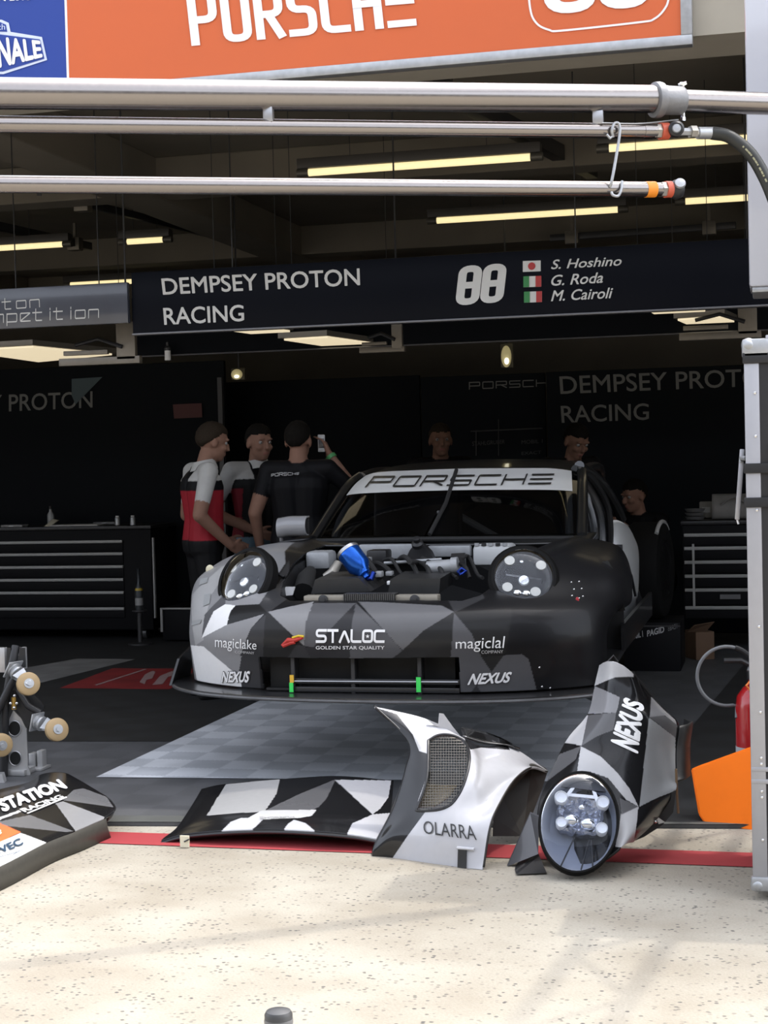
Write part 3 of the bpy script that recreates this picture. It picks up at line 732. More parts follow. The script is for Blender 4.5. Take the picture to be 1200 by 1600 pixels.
# joints and small marks on the painted nose
for nme, pts in (('lettering', None),):
    for s, q in (('magiclake', [(337, 1016), (401, 1019), (402, 1001), (337, 994)]), ('magiclal', [(712, 1018), (786, 1018), (789, 994), (712, 998)])):
        decal('lettering', font_glyphs(s, cuts=1), q, hc, M_LETTER, car, .004)
    for q in ([(368, 1020), (398, 1022), (398, 1018), (368, 1016)], [(752, 1021), (786, 1020), (786, 1015), (752, 1016)]):
        decal('lettering', font_glyphs('COMPANY'), q, hc, M_LETTERG, car, .004)
    for q in ([(347, 1066), (390, 1066), (392, 1048), (348, 1049)], [(730, 1070), (796, 1066), (800, 1049), (736, 1052)]):
        decal('lettering_outline', font_glyphs('NEXUS', bold=.075, shear=.18, cuts=1), [(q[0][0] - 1, q[0][1] + 1), (q[1][0] + 1, q[1][1] + 1), (q[2][0] + 1, q[2][1] - 1), (q[3][0] - 1, q[3][1] - 1)], hc, mat('grey outline', (.06, .06, .062), .5), car, .003)
        decal('lettering', font_glyphs('NEXUS', bold=.035, shear=.18, cuts=1), q, hc, M_LETTER, car, .0055)
    decal('lettering', stroke_glyphs('STALOC', .24, 1.3, 1.0, cuts=1, rnd=.25), [(494, 1005), (601, 1005), (602, 984), (494, 983)], hc, M_LETTER, car, .004)
    decal('lettering', font_glyphs('GOLDEN STAR QUALITY', bold=.01), [(494, 1015), (601, 1015), (601, 1009), (494, 1009)], hc, M_LETTER, car, .004)
    # star inside the O
    bm = NB(); ctr = (574.3, 994.3); pts = []
    for k in range(10):
        rr = 3.4 if k % 2 == 0 else 1.4; a = math.pi / 2 + k * math.pi / 5; pts.append((ctr[0] + rr * math.cos(a), ctr[1] - rr * math.sin(a)))
    cv = bm.verts.new((0, 0, 0)); q, nn = hc(*ctr); cv.co = q - nn * 0 + (CAM - q).normalized() * .005
    vs = []
    for p in pts:
        q, nn = hc(*p); vs.append(bm.verts.new(q + (CAM - q).normalized() * .005))
    for k in range(10): bm.faces.new((cv, vs[k], vs[(k + 1) % 10]))
    obj('star_mark', bm, M_LETTER, car, False)
    # small sponsor marks on the front right corner
    for (x, y, w, h) in ((300, 970, 14, 8), (318, 930, 10, 18), (312, 905, 12, 10)):
        decal('small_sticker', quad_bm(), [(x, y + h), (x + w, y + h - 4), (x + w + 2, y - 2), (x + 2, y)], hc, mat('grey sticker', (.26, .27, .27), .5), car, .004)
    for (x, y) in ((893, 910), (905, 909), (897, 921), (909, 920), (894, 931), (905, 935), (911, 932), (843, 1043), (847, 1073), (860, 1075)):
        q, nn = hc(x, y); bm = NB(); ball(bm, q, .005, seg=8); obj('rivet', bm, M_CHROME, car)
    q, nn = hc(902, 937); bm = NB(); ball(bm, q, .012, (.7, .4, 1), 10); obj('red_switch', bm, mat('red plastic', (.4, .02, .03), .4), car)
    q, nn = hc(328, 890); bm = NB(); ball(bm, q, .022, (1, .4, 1.1), 12); obj('side_marker', bm, mat('cream marker', (.6, .56, .4), .35), car)

# splitter
front = [(-1.09, .62), (-1.075, .40), (-.98, .22), (-.80, .07), (-.55, -.03), (-.25, -.075), (0, -.085), (.25, -.075), (.55, -.03), (.80, .07), (.98, .22), (1.06, .40), (1.07, .62)]
fr = spline([V(x, y, 0) for x, y in front], 60)
bm = NB(); prism(bm, [C(p.x, p.y, .072) for p in fr] + [C(1.07, .9, .072), C(-1.09, .9, .072)], V(0, 0, .018)); obj('splitter', bm, mat('splitter black', (.02, .02, .021), .3, 0, .2, 20, coat=.4), car)
bm = NB(); tube(bm, [C(p.x, p.y - .004, .078) for p in fr[6:54]], .008, 8); obj('splitter_lip', bm, mat('worn edge', (.09, .09, .092), .35, .3, .4, 20), car)
for s in (-1,):                                              # turned-up ends of the splitter
    q = [C(s * 1.085, .60, .08), C(s * 1.085, .36, .08), C(s * 1.06, .30, .08), C(s * 1.04, .36, .20), C(s * 1.065, .60, .24)]
    bm = NB(); prism(bm, q, V(-.012 * s, 0, 0)); obj('dive_plane', bm, M_CARBON, car)
bm = NB(); prism(bm, [C(-.98, .55, .085), C(.98, .55, .085), C(.85, 3.8, .12), C(-.9, 3.8, .12)], V(0, 0, .03)); obj('underbody', bm, M_BLACKPL, car, False)
for s in (-.4, .4):
    bm = NB(); tube(bm, [V(*(C(s, 2.9, 0).xy), .03), C(s, 2.9, .12)], .035, 14); tube(bm, [V(*(C(s, 2.9, 0).xy), .018), V(*(C(s, 2.9, 0).xy), .035)], .07, 14); obj('air_jack', bm, M_DARKMETAL, car)
bm = NB()
for s in (-.5, .5):
    bm2 = NB(); tube(bm2, [V(*(C(s, 3.6, 0).xy), .03), C(s, 3.6, .12)], .035, 14); tube(bm2, [V(*(C(s, 3.6, 0).xy), .018), V(*(C(s, 3.6, 0).xy), .035)], .07, 14); obj('air_jack', bm2, M_DARKMETAL, car)
bm.free()

# grille
bm = NB(); box(bm, C(-.50, .16, .09), C(.36, .19, .38)); obj('intake_back', bm, mat('intake black', (.006, .006, .006), .7), car, False)
bm = NB(); box(bm, C(-.50, .10, .095), C(.36, .17, .105)); obj('intake_floor', bm, M_BLACKPL, car, False)
def gx(px): return Cinv(Yp(px, 1060, C0.y + .06)).x
def gz(py, px=560): return Cinv(Yp(px, py, C0.y + .06)).z
for y0 in (1062, 1075):
    bm = NB(); box(bm, C(gx(455), .07, gz(y0 + 8)), C(gx(716), .12, gz(y0)), .003); obj('intake_slat', bm, mat('slat black', (.02, .02, .021), .3, coat=.3), car)
bm = NB(); tube(bm, [C(gx(455), .065, gz(1066)), C(gx(716), .065, gz(1064))], .004, 8); obj('tow_cable', bm, M_ALU, car)
for px, nm in ((454, 'strut'), (549, 'strut'), (654, 'strut')):
    bm = NB(); x = gx(px); box(bm, C(x - .008, .08, gz(1090)), C(x + .008, .15, gz(1026)), .002); obj('intake_strut', bm, mat('strut grey', (.03, .03, .032), .5), car)
M_GREEN = mat('green tape', (.05, .75, .12), .5, 0, .03); M_YEL = mat('yellow tape', (.75, .45, .04), .5, 0, .03)
for x0, x1, y0, y1, mm in ((451, 457, 1068, 1083, M_GREEN), (452, 458, 1056, 1068, M_YEL), (651, 658, 1057, 1080, M_GREEN)):
    bm = NB(); box(bm, C(gx(x0), .055, gz(y1)), C(gx(x1), .062, gz(y0))); obj('tape_strip', bm, mm, car, False)
# tow strap
bm = NB(); q = [hc(x, y)[0] + V(0, -.012, 0) for x, y in ((442, 1008), (452, 1000), (462, 1000), (474, 996))]
tube(bm, q, [.006, .012, .010, .006], 10); q2 = [hc(x, y)[0] + V(0, -.015, 0) for x, y in ((444, 1009), (456, 1004), (462, 1003))]; tube(bm, q2, .008, 8); obj('tow_strap', bm, mat('red strap', (.45, .03, .02), .6), car)
bm = NB(); q = [hc(x, y)[0] + V(0, -.014, 0) for x, y in ((458, 996), (468, 993), (476, 994))]; tube(bm, q, .005, 8); obj('strap_tag', bm, mat('tag yellow', (.65, .45, .02), .5), car)

# headlights
M_BOWL = mat('headlight bowl', (.035, .035, .038), .25, .3, .2, 20); M_REFL = mat('headlight reflector', (.55, .55, .56), .1, .95, .6, 45, bump=1.0)
M_LAMPW = mat('lamp face', (.55, .55, .52), .35, 0, .05); M_LENS = clear_mat('headlight lens', (.95, .96, .97), 1.22); M_RING = mat('headlight ring', (.006, .006, .006), .6, spec=.1)
def headlight(c, n, rx, ry, parent, up=V(0, 0, 1), name='headlight', cream=False):
    a, b, d = frame_of(n, up); h = bpy.data.objects.new(name, None); COL.objects.link(h); h.parent = parent; h.location = c - wloc(parent)
    L = lambda x, y, z=0: c + a * (x * rx) + b * (y * ry) + d * z
    k = rx
    bm = NB(); lathe(bm, c, d, [(k * .86, -.06), (k * 1.10, -.05), (k * 1.10, -.004), (k * 1.0, .014), (k * .90, .012), (k * .84, -.01), (k * .86, -.06)], 48, 1, ry / rx, up); obj('ring', bm, M_RING, h)
    bm = NB(); lathe(bm, c, d, [(1e-6, -.055), (k * .5, -.05), (k * .80, -.02), (k * .88, .004)], 40, 1, ry / rx, up); obj('bowl', bm, M_BOWL, h)
    # reflector block: lobed chrome shape
    bm = NB(); pr = []
    for j, (rr, zz) in enumerate(((.74, -.045), (.74, -.012), (.64, .002), (.40, -.020), (.2, -.030), (1e-4, -.02))):
        ring = []
        for q in range(64):
            t = 2 * math.pi * q / 64; lob = 1 + .10 * math.cos(4 * t + math.pi) + .03 * math.cos(12 * t)
            ring.append(bm.verts.new(L(rr * lob * math.cos(t), rr * lob * math.sin(t) * 1.0, zz + .004 * math.sin(8 * t) * (rr > .2))))
        pr.append(ring)
    for r0, r1 in zip(pr[:-1], pr[1:]):
        for q in range(64): bm.faces.new((r0[q], r0[(q + 1) % 64], r1[(q + 1) % 64], r1[q]))
    obj('reflector', bm, M_REFL, h)
    bm = NB(); box_n = [L(-.55, .03, -.002), L(.55, .03, -.002), L(.55, -.03, -.002), L(-.55, -.03, -.002)]; prism(bm, box_n, d * .006); obj('centre_bar', bm, M_ALU, h)
    bm = NB(); lathe(bm, L(-.02, -.12, -.02), d, [(k * .2, 0), (k * .2, .02), (k * .15, .03), (1e-5, .034)], 20, up=up); obj('projector', bm, mat('projector glass', (.75, .78, .82), .05, .6), h)
    for (x, y) in ((-.48, .45), (.50, .47), (-.42, -.45), (.45, -.42)):
        bm = NB(); lathe(bm, L(x, y, -.03), d, [(k * .17, 0), (k * .17, .034), (k * .155, .040), (1e-5, .040)], 22, up=up); obj('lamp', bm, M_LAMPW, h)
    for (x, y, rr) in ((-.12, .48, .13), (.14, .50, .15), (-.60, .02, .12), (.62, .0, .12), (-.14, -.52, .2), (.14, -.54, .2), (.28, .16, .10), (-.30, -.10, .10)):
        bm = NB(); ball(bm, L(x, y, -.012), k * rr, (1, .8, .8), 16); obj('bulb_reflector', bm, M_CHROME, h)
    bm = NB(); lathe(bm, c, d, [(k * .93, .008), (k * .88, .022), (k * .7, .036), (k * .4, .046), (1e-6, .05)], 40, 1, ry / rx, up); obj('lens', bm, M_LENS, h)
    return h
headlight(HL[0][0], HL[0][1], .142, .160, car, V(-.25, 0, 1))
headlight(HL[1][0], HL[1][1], .146, .150, car, V(.15, 0, 1))

# front luggage bay with tanks, ducts and lines
M_BAY = mat('bay black', (.012, .012, .013), .55, 0, .2, 15); M_CAST = mat('cast grey', (.34, .35, .36), .45, .2, .2, 18, bump=.3); M_BEIGE = mat('bare bracket', (.27, .25, .21), .5, .3, .2, 25)
bm = NB()
prism(bm, [C(-.60, .16, .30), C(.60, .16, .30), C(.62, 1.45, .30), C(-.62, 1.45, .30)], V(0, 0, -.02)); obj('bay_floor', bm, M_BAY, car, False)
for s in (-1, 1):
    bm = NB(); prism(bm, [C(s * .46, .2, .28), C(s * .6, 1.42, .28), C(s * .61, 1.42, .66), C(s * .565, .75, .615), C(s * .5, .32, .53)], C(s * .03, 0, 0) - C0); obj('bay_side', bm, M_BAY, car, False)
bm = NB(); prism(bm, [C(-.72, 1.43, .28), C(.72, 1.43, .28), C(.74, 1.43, .685), C(0, 1.36, .695), C(-.74, 1.43, .685)], V(0, .03, 0)); obj('firewall', bm, M_BAY, car, False)
# cowl between bay and windscreen
cow = net([[C(-.80, 1.36, .685), C(-.4, 1.33, .68), C(0, 1.32, .68), (C(.4, 1.33, .68)), C(.80, 1.36, .685)], [C(-.80, 1.50, .70), C(-.4, 1.40, .70), C(0, 1.36, .70), C(.4, 1.40, .70), C(.80, 1.50, .70)], [C(-.80, 1.66, .72), C(-.4, 1.5, .71), C(0, 1.45, .71), C(.4, 1.5, .71), C(.80, 1.66, .72)]], 24, 10)
bm = sheet(NB(), cow); o = obj('cowl', bm, M_PILLAR, car); solidify(o, .012)
LY = lambda x, y, yy: Yp(x, y, C0.y + yy)
def bayb(name, x0, y0, x1, y1, yy, dep, m, bev=.012):
    a, b = LY(x0, y0, yy), LY(x1, y1, yy); bm = NB(); box(bm, (a.x, a.y, b.z), (b.x, a.y + dep, a.z), bev); return obj(name, bm, m, car)
bayb('bracket_plate', 474, 931, 540, 944, .19, .07, M_BEIGE, .006)
bayb('bracket_plate', 617, 930, 684, 943, .19, .07, M_BEIGE, .006)
bm = NB(); a, b = LY(536, 929, .18), LY(617, 943, .18); box(bm, (a.x, a.y, b.z), (b.x, a.y + .08, a.z), .004); v = obj('vent', bm, M_BLACKPL, car)
for k in range(26):
    x = a.x + (b.x - a.x) * (k + .5) / 26
    bm = NB(); box(bm, (x - .0028, a.y - .006, b.z + .004), (x + .0028, a.y + .07, a.z + .003)); obj('vent_rib', bm, mat('rib grey', (.05, .05, .05), .5), v, False)
for x in (505, 648):
    p = LY(x, 937, .185); bm = NB(); lathe(bm, p, V(0, -1, .15), [(.022, 0), (.022, .006), (.012, .008), (.012, .014), (1e-5, .015)], 18); obj('fastener', bm, M_BLACKPL, car)
for q in ([(492, 906), (560, 903), (580, 924), (486, 928)], [(610, 905), (688, 904), (686, 927), (606, 928)]):
    bm = NB(); prism(bm, [LY(x, y, .42) for x, y in q], V(0, .30, .015)); obj('air_duct', bm, mat('duct black', (.022, .022, .022), .45, 0, .2, 20), car)
bayb('side_tank', 476, 862, 515, 890, .95, .15, M_CAST, .02)
bm = NB(); tube(bm, [LY(485, 893, .8), LY(478, 905, .7), LY(474, 925, .6)], [.03, .045, .05], 16); obj('intake_duct', bm, M_RUBBER, car)
bm = NB(); tube(bm, [LY(508, 902, .75), LY(520, 895, .75), LY(528, 880, .8)], [.02, .026, .02], 14); obj('alloy_pipe', bm, mat('dull alloy', (.38, .36, .32), .4, .6), car)
bm = NB(); prism(bm, [LY(x, y, .45) for x, y in ((446, 917), (461, 917), (457, 930), (443, 931))], V(0, .01, 0)); obj('white_label', bm, M_WHITE, car, False)
bayb('bulkhead_panel', 560, 851, 650, 873, 1.28, .05, M_CAST, .008)
bayb('bulkhead_panel', 668, 853, 735, 870, 1.28, .05, M_CAST, .008)
wb = bayb('white_reservoir', 738, 852, 797, 884, .98, .22, mat('milky plastic', (.52, .53, .53), .4, 0, .1, 12), .02)
for k in range(5):
    p = LY(745 + k * 11, 853, .99); bm = NB(); tube(bm, [p, p + V(0, 0, .014)], .012, 12); obj('cap', bm, M_BLACKPL if k % 2 else M_CAST, wb)
bm = NB(); tube(bm, [LY(668, 888, .7), LY(712, 884, .7)], .034, 18); tube(bm, [LY(706, 884, .7), LY(716, 883, .7)], .04, 18); obj('alloy_canister', bm, M_CAST, car)
bm = NB(); tube(bm, [LY(722, 897, .62), LY(728, 892, .62), LY(722, 888, .62), LY(716, 893, .62), LY(720, 898, .62)], .010, 10); obj('blue_fitting', bm, mat('blue anodised', (.02, .05, .30), .25, .8), car)
for q in ([(705, 865), (726, 864), (728, 892), (718, 892), (718, 872), (710, 872), (708, 885), (702, 885)],):
    bm = NB(); prism(bm, [LY(x, y, .8) for x, y in q], V(0, .02, 0)); obj('mount_bracket', bm, M_BLACKPL, car, False)
bm = NB(); prism(bm, [LY(x, y, 1.1) for x, y in ((632, 878), (640, 860), (648, 850), (660, 850), (672, 862), (680, 880))], V(0, .06, 0)); obj('wiper_motor', bm, M_BLACKPL, car)
bm = NB(); lathe(bm, LY(653, 853, 1.05), V(0, -.6, .8), [(.03, 0), (.03, .02), (.018, .03), (.018, .05), (1e-5, .052)], 18); obj('wiper_spindle', bm, M_BLACKPL, car)
bayb('control_box', 572, 860, 604, 882, .95, .12, M_BLACKPL, .01)
bayb('pale_connector', 586, 893, 596, 902, .55, .05, M_CAST, .004); bayb('pale_connector', 602, 893, 612, 900, .6, .05, M_CAST, .004); bayb('pale_connector', 604, 908, 613, 914, .44, .03, M_WHITE, .004)
bayb('pale_connector', 570, 871, 578, 880, .8, .05, M_CAST, .004)
random.seed(3)
for k in range(9):
    x0 = 560 + k * 20; p = [LY(x0, 880 + random.uniform(-8, 8), .7 + random.uniform(-.1, .2)), LY(x0 + 12, 872 + random.uniform(-6, 10), .75), LY(x0 + 26, 890 + random.uniform(-8, 8), .68), LY(x0 + 34, 903, .62)]
    bm = NB(); tube(bm, spline(p, 14), random.choice((.006, .009, .012)), 8); obj('hose', bm, M_RUBBER, car)
for (x0, y0, x1, y1, r_) in ((600, 880, 690, 874, .008), (655, 905, 705, 897, .01), (560, 895, 585, 880, .01)):
    bm = NB(); tube(bm, [LY(x0, y0, .75), LY(x1, y1, .78)], r_, 8); obj('alloy_line', bm, M_CAST, car)
# the blue filler tank
pa, pb = LY(544, 862, .55), LY(575, 904, .50); d = (pb - pa).normalized(); ln = (pb - pa).length
bm = NB(); lathe(bm, pa, d, [(1e-5, -.004), (.052, -.004), (.057, .004), (.057, ln * .15), (.056, ln * .55), (.036, ln * .72), (.030, ln * .78), (.030, ln * .84), (.018, ln * .88), (.022, ln * .98), (1e-5, ln)], 32)
bt = obj('filler_tank', bm, mat('blue anodised tank', (.012, .09, .42), .25, .75, .08, 20), car, label='bright blue metal tank')
bm = NB(); lathe(bm, pa, d, [(.050, -.010), (.0585, -.008), (.0585, .008), (.050, .008)], 32); obj('tank_rim', bm, M_ALU, bt)
bm = NB(); tube(bm, [pb, pb + V(.02, -.01, .0), pb + V(.03, 0, .03)], .012, 10); obj('tank_outlet', bm, mat('blue anodised', (.02, .05, .30), .25, .8), bt)

# windscreen, roof and pillars
ws_rows = []
for (xs, ys, zs) in (((.72, .62, .36), (1.55, 1.45, 1.37), (.70, .705, .71)), ((.69, .58, .33), (1.80, 1.68, 1.57), (.845, .86, .865)), ((.66, .53, .30), (2.03, 1.90, 1.81), (.975, .99, 1.0)), ((.635, .50, .28), (2.20, 2.07, 2.0), (1.03, 1.055, 1.062))):
    hh = list(zip(xs, ys, zs)); cen = (0, ys[2] - .04, zs[2] + .004)
    ws_rows.append([C(-x, y, z) for x, y, z in hh] + [C(*cen)] + [C(x, y, z) for x, y, z in hh[::-1]])
wg = net(ws_rows, 60, 60)
bm = sheet(NB(), wg); wt_tree_bm = sheet(NB(), wg); ws_tree = bvh_of(wt_tree_bm); wt_tree_bm.free()
M_WS = clear_mat('windscreen glass', (.28, .29, .30)); bmesh.ops.recalc_face_normals(bm, faces=bm.faces); obj('windscreen', bm, M_WS, car)
bm = NB(); sub = [[p + (CAM - p).normalized() * .004 for p in r[3:57]] for r in wg[31:60]]
sheet(bm, sub); obj('sun_strip', bm, mat('sun strip white', (.62, .62, .60), .4, 0, .03), car)
hw = hit_bvh(ws_tree, 8.9)
decal('lettering', stroke_glyphs('PORSCHE', .17, 1.28, 2.1, cuts=1), [(570, 764), (860, 759), (866, 742), (585, 746)], hw, M_BLETTER, car, .008)
edge = [r[0] for r in wg]; edge2 = [r[-1] for r in wg]
for e, s in ((edge, -1), (edge2, 1)):
    bm = NB(); tube(bm, [p + V(.012 * s, .02, 0) for p in e[::6] + [e[-1]]], .03, 12); obj('windscreen_pillar', bm, M_PILLAR, car)
bm = NB(); tube(bm, [p + V(0, .0, -.006) for p in wg[0][2:58:3]], .014, 8); obj('windscreen_seal', bm, M_RUBBER, car)
rf_rows = [[p for p in ws_rows[3]]]
for y, z, w in ((2.55, 1.105, .64), (3.0, 1.09, .63), (3.4, .99, .58), (3.75, .84, .50)):
    rf_rows.append([C(-w, y + .08, z - .05), C(-w * .8, y + .03, z - .015), C(-w * .45, y, z), C(0, y, z + .006), C(w * .45, y, z), C(w * .8, y + .03, z - .015), C(w, y + .08, z - .05)])
rg = net(rf_rows, 40, 50); bm = sheet(NB(), rg); bmesh.ops.recalc_face_normals(bm, faces=bm.faces); o = obj('roof', bm, M_PILLAR, car); solidify(o, .014)
for s in (-1, 1):
    i = 0 if s < 0 else -1; bm = NB(); tube(bm, [r[i] for r in rg[::4]], .028, 10); obj('roof_rail', bm, M_PILLAR, car)
# wiper
q = [hw(660, 850)[0], hw(685, 800)[0], hw(712, 740)[0]]; q = [p + (CAM - p).normalized() * .03 for p in q]
w = bpy.data.objects.new('wiper', None); COL.objects.link(w); w.parent = car; w.location = q[0] - wloc(car)
bm = NB(); tube(bm, [LY(653, 856, 1.1) + V(0, .02, .03), q[0], q[1]], [.014, .012, .009], 8); obj('wiper_arm', bm, M_BLACKPL, w)
bm = NB(); tube(bm, [hw(672, 838)[0] + V(0, -.015, .01), hw(698, 790)[0] + V(0, -.02, .015), hw(714, 737)[0] + V(0, -.015, .01)], .011, 8); obj('wiper_blade', bm, M_RUBBER, w)
# cabin: dashboard, seat, roll cage
M_CAGE = mat('roll cage grey', (.30, .31, .32), .45, 0, .1, 20); M_CABIN = mat('cabin black', (.015, .015, .016), .6, 0, .2, 15)
bm = NB(); prism(bm, [C(-.66, 1.58, .30), C(.66, 1.58, .30), C(.66, 1.62, .70), C(-.66, 1.62, .70)], V(0, .35, .0)); obj('dashboard', bm, M_CABIN, car)
bm = NB(); prism(bm, [C(-.82, 3.1, .14), C(.90, 3.1, .14), C(.66, 3.1, .85), C(.5, 3.1, 1.0), C(-.5, 3.1, 1.0), C(-.66, 3.1, .85)], V(0, .03, 0)); obj('rear_bulkhead', bm, M_CABIN, car, False)
for s in (-1, 1):
    bm = NB(); tube(bm, spline([C(s * .66, 1.62, .5), C(s * .64, 1.75, .78), C(s * .585, 2.12, .98), C(s * .56, 2.5, 1.03), C(s * .56, 2.72, 1.02), C(s * .62, 2.78, .7), C(s * .64, 2.8, .2)], 24), .022, 10); obj('roll_cage', bm, M_CAGE, car)
bm = NB(); tube(bm, [C(-.56, 2.72, 1.02), C(.56, 2.72, 1.02)], .022, 10); tube(bm, [C(-.56, 2.72, 1.0), C(.62, 2.8, .3)], .022, 10); obj('roll_cage', bm, M_CAGE, car)
st = [[C(-.34 + dx * .25, 2.35 + dz * .10 - abs(dx) * .12, .28 + dz * .62) for dx in (-1, -.8, 0, .8, 1)] for dz in (0, .35, .7, 1.0, 1.12)]
bm = sheet(NB(), net(st, 18, 18)); o = obj('driver_seat', bm, mat('seat fabric', (.04, .04, .045), .8, 0, .2, 40), car); solidify(o, .04)
bm = NB(); a = C(-.34, 1.95, .62); aa, bb, dd = frame_of(V(0, -1, .35)); tube(bm, [a + aa * .14 * math.cos(t) + bb * .10 * math.sin(t) for t in np.linspace(0, 2 * math.pi, 25)], .014, 8, False); obj('steering_wheel', bm, M_RUBBER, car)

# mirror on the car's right side
mc = Yp(460, 822, C(-.9, 1.55, 0).y); bm = NB(); 
mr = [[mc + V(dx * .082, dy, dz * .055 - (.008 if dx < -.7 else 0)) for dx in (-1, -.9, -.3, .4, .92, 1)] for dy, dz in ((.0, -1), (-.05, -.86), (-.075, -.2), (-.07, .5), (-.04, .95), (.02, 1.0))]
sheet(bm, net(mr, 20, 20)); o = obj('mirror_housing', bm, mat('silver mirror shell', (.27, .27, .28), .3, 0, .05, 10, coat=.3), car); solidify(o, .01)
bm = NB(); box(bm, mc + V(-.08, .012, -.05), mc + V(.08, .02, .05), .008); obj('mirror_back', bm, M_BLACKPL, car)
bm = NB(); tube(bm, spline([mc + V(-.07, -.02, -.05), mc + V(-.075, 0, -.085), mc + V(-.06, .0, -.105), mc + V(.03, .0, -.112), mc + V(.10, .01, -.115)], 14), .010, 10); obj('mirror_arm', bm, mat('silver mirror shell', (.5, .5, .5), .3), car)

# left flank: open door gap, pillars, white rear quarter
def Cz(x, y, d): return P(x, y, d)
for nm, pts, r_, m_ in (('door_pillar', [(897, 733, 8.95), (922, 745, 9.05), (946, 785, 9.2), (952, 820, 9.25), (952, 866, 9.3)], .024, M_PILLAR),
                        ('inner_pillar', [(903, 738, 9.1), (928, 770, 9.2), (942, 810, 9.3), (944, 852, 9.3)], .028, M_CAGE),
                        ('roll_cage', [(910, 770, 9.3), (924, 800, 9.4), (932, 842, 9.4)], .018, mat('cage white', (.4, .42, .44), .4)),
                        ('rear_pillar', [(905, 728, 9.0), (938, 752, 9.4), (962, 790, 9.7), (972, 812, 9.8)], .030, M_PILLAR)):
    bm = NB(); tube(bm, spline([Cz(*p) for p in pts], 16), r_, 10); obj(nm, bm, m_, car)
q = [[(951, 818, 9.3), (962, 816, 9.4), (975, 822, 9.6), (984, 836, 9.8)], [(951, 850, 9.3), (965, 850, 9.32), (981, 855, 9.5), (993, 862, 9.8)], [(950, 900, 9.28), (965, 905, 9.3), (984, 910, 9.5), (993, 915, 9.8)], [(946, 960, 9.28), (960, 958, 9.3), (975, 955, 9.45), (988, 950, 9.7)], [(942, 1008, 9.3), (955, 1000, 9.3), (968, 988, 9.4), (982, 970, 9.6)]]
bm = sheet(NB(), net([[Cz(*p) for p in r] for r in q], 24, 30)); o = obj('rear_quarter_panel', bm, mat('white gelcoat', (.46, .47, .47), .35, 0, .08, 5, coat=.3), car, label='white unpainted rear quarter'); solidify(o, .02)
bm = NB(); tube(bm, spline([Cz(*p) for p in ((951, 818, 9.27), (963, 815, 9.37), (977, 823, 9.57), (988, 845, 9.75), (994, 870, 9.78), (992, 920, 9.75), (986, 955, 9.65), (968, 988, 9.37), (942, 1010, 9.27))], 40), .010, 8); obj('panel_edge', bm, M_WHITE, car)
bm = NB(); prism(bm, [Cz(*p) for p in ((963, 860, 9.27), (980, 853, 9.42), (982, 868, 9.42), (961, 866, 9.27))], V(0, -.004, 0)); obj('white_sticker', bm, M_WHITE, car, False)
bm = NB(); tube(bm, [Cz(935, 950, 8.2), Cz(945, 975, 8.3), Cz(938, 1000, 8.2)], .02, 10); obj('door_hinge', bm, M_BLACKPL, car)
bm = NB(); prism(bm, [P(x, y, d_) for x, y, d_ in ((932, 880, 7.42), (950, 876, 7.40), (967, 903, 7.37), (977, 954, 7.36), (940, 958, 7.41), (930, 925, 7.44))], F * .012); obj('arch_flap', bm, mat('matt carbon flap', (.012, .012, .011), .5, 0, .2, 60), car)
bm = NB(); prism(bm, [C(.62, 1.5, .12), C(.95, 1.5, .12), C(.95, 1.5, .66), C(.62, 1.5, .66)], V(0, .02, 0)); obj('wheel_well', bm, M_BLACKPL, car, False)
bm = NB(); prism(bm, [C(-.62, 1.5, .12), C(-.95, 1.5, .12), C(-.95, 1.5, .66), C(-.62, 1.5, .66)], V(0, .02, 0)); obj('wheel_well', bm, M_BLACKPL, car, False)
bm = NB(); prism(bm, [C(.94, 1.45, .12), C(.96, 1.45, .12), C(.93, 3.1, .14), C(.91, 3.1, .14)], V(0, 0, .14)); obj('sill', bm, M_CARBON, car)
bm = NB(); prism(bm, [C(-.90, 1.45, .12), C(-.92, 1.45, .12), C(-.84, 3.1, .14), C(-.82, 3.1, .14)], V(0, 0, .14)); obj('sill', bm, M_CARBON, car)
# right flank and tail, mostly hidden
sd_ = [[C(-.98, 1.38, .13), C(-.86, 2.2, .14), (C(-.84, 3.0, .14)), C(-.95, 3.5, .2), C(-.85, 3.85, .3)], [C(-.99, 1.38, .45), C(-.85, 2.2, .45), C(-.85, 3.0, .48), C(-1.0, 3.5, .5), C(-.88, 3.85, .5)], [C(-.93, 1.38, .66), C(-.80, 2.2, .70), C(-.80, 3.0, .72), C(-.92, 3.5, .70), C(-.8, 3.85, .68)], [C(-.74, 1.5, .70), C(-.70, 2.2, .74), C(-.70, 3.0, .78), C(-.72, 3.5, .76), C(-.6, 3.85, .72)]]
bm = sheet(NB(), net(sd_, 30, 16)); o = obj('door_side', bm, M_CARBON, car); solidify(o, .014)
bm = NB(); prism(bm, [C(-.85, 3.85, .2), C(.75, 3.85, .2), C(.7, 3.85, .66), C(-.75, 3.85, .66)], V(0, .03, 0)); obj('tail_panel', bm, M_CARBON, car)
# ------------------------------------------------------------------ loose body panels in front of the garage
M_PANEL = livery_mat('loose panel paint', .2, .12)
PB, PG1, PG2, PG3, PS = (.010, .010, .011), (.10, .10, .105), (.22, .22, .23), (.42, .42, .43), (.47, .47, .49)
def tree_of(o):
    bm = NB(); bm.from_mesh(o.data); bmesh.ops.translate(bm, verts=bm.verts, vec=wloc(o)); t_ = BVHTree.FromBMesh(bm); bm.free(); return t_
def k4(x, y): return (230 + x * .4583, 1080 + y * .4583)
def k5(x, y): return (560 + x * .2833, 1080 + y * .2833)
def k6(x, y): return (780 + x * .2833, 1020 + y * .2833)
def k8(x, y): return (x / 6, 1190 + y / 6)

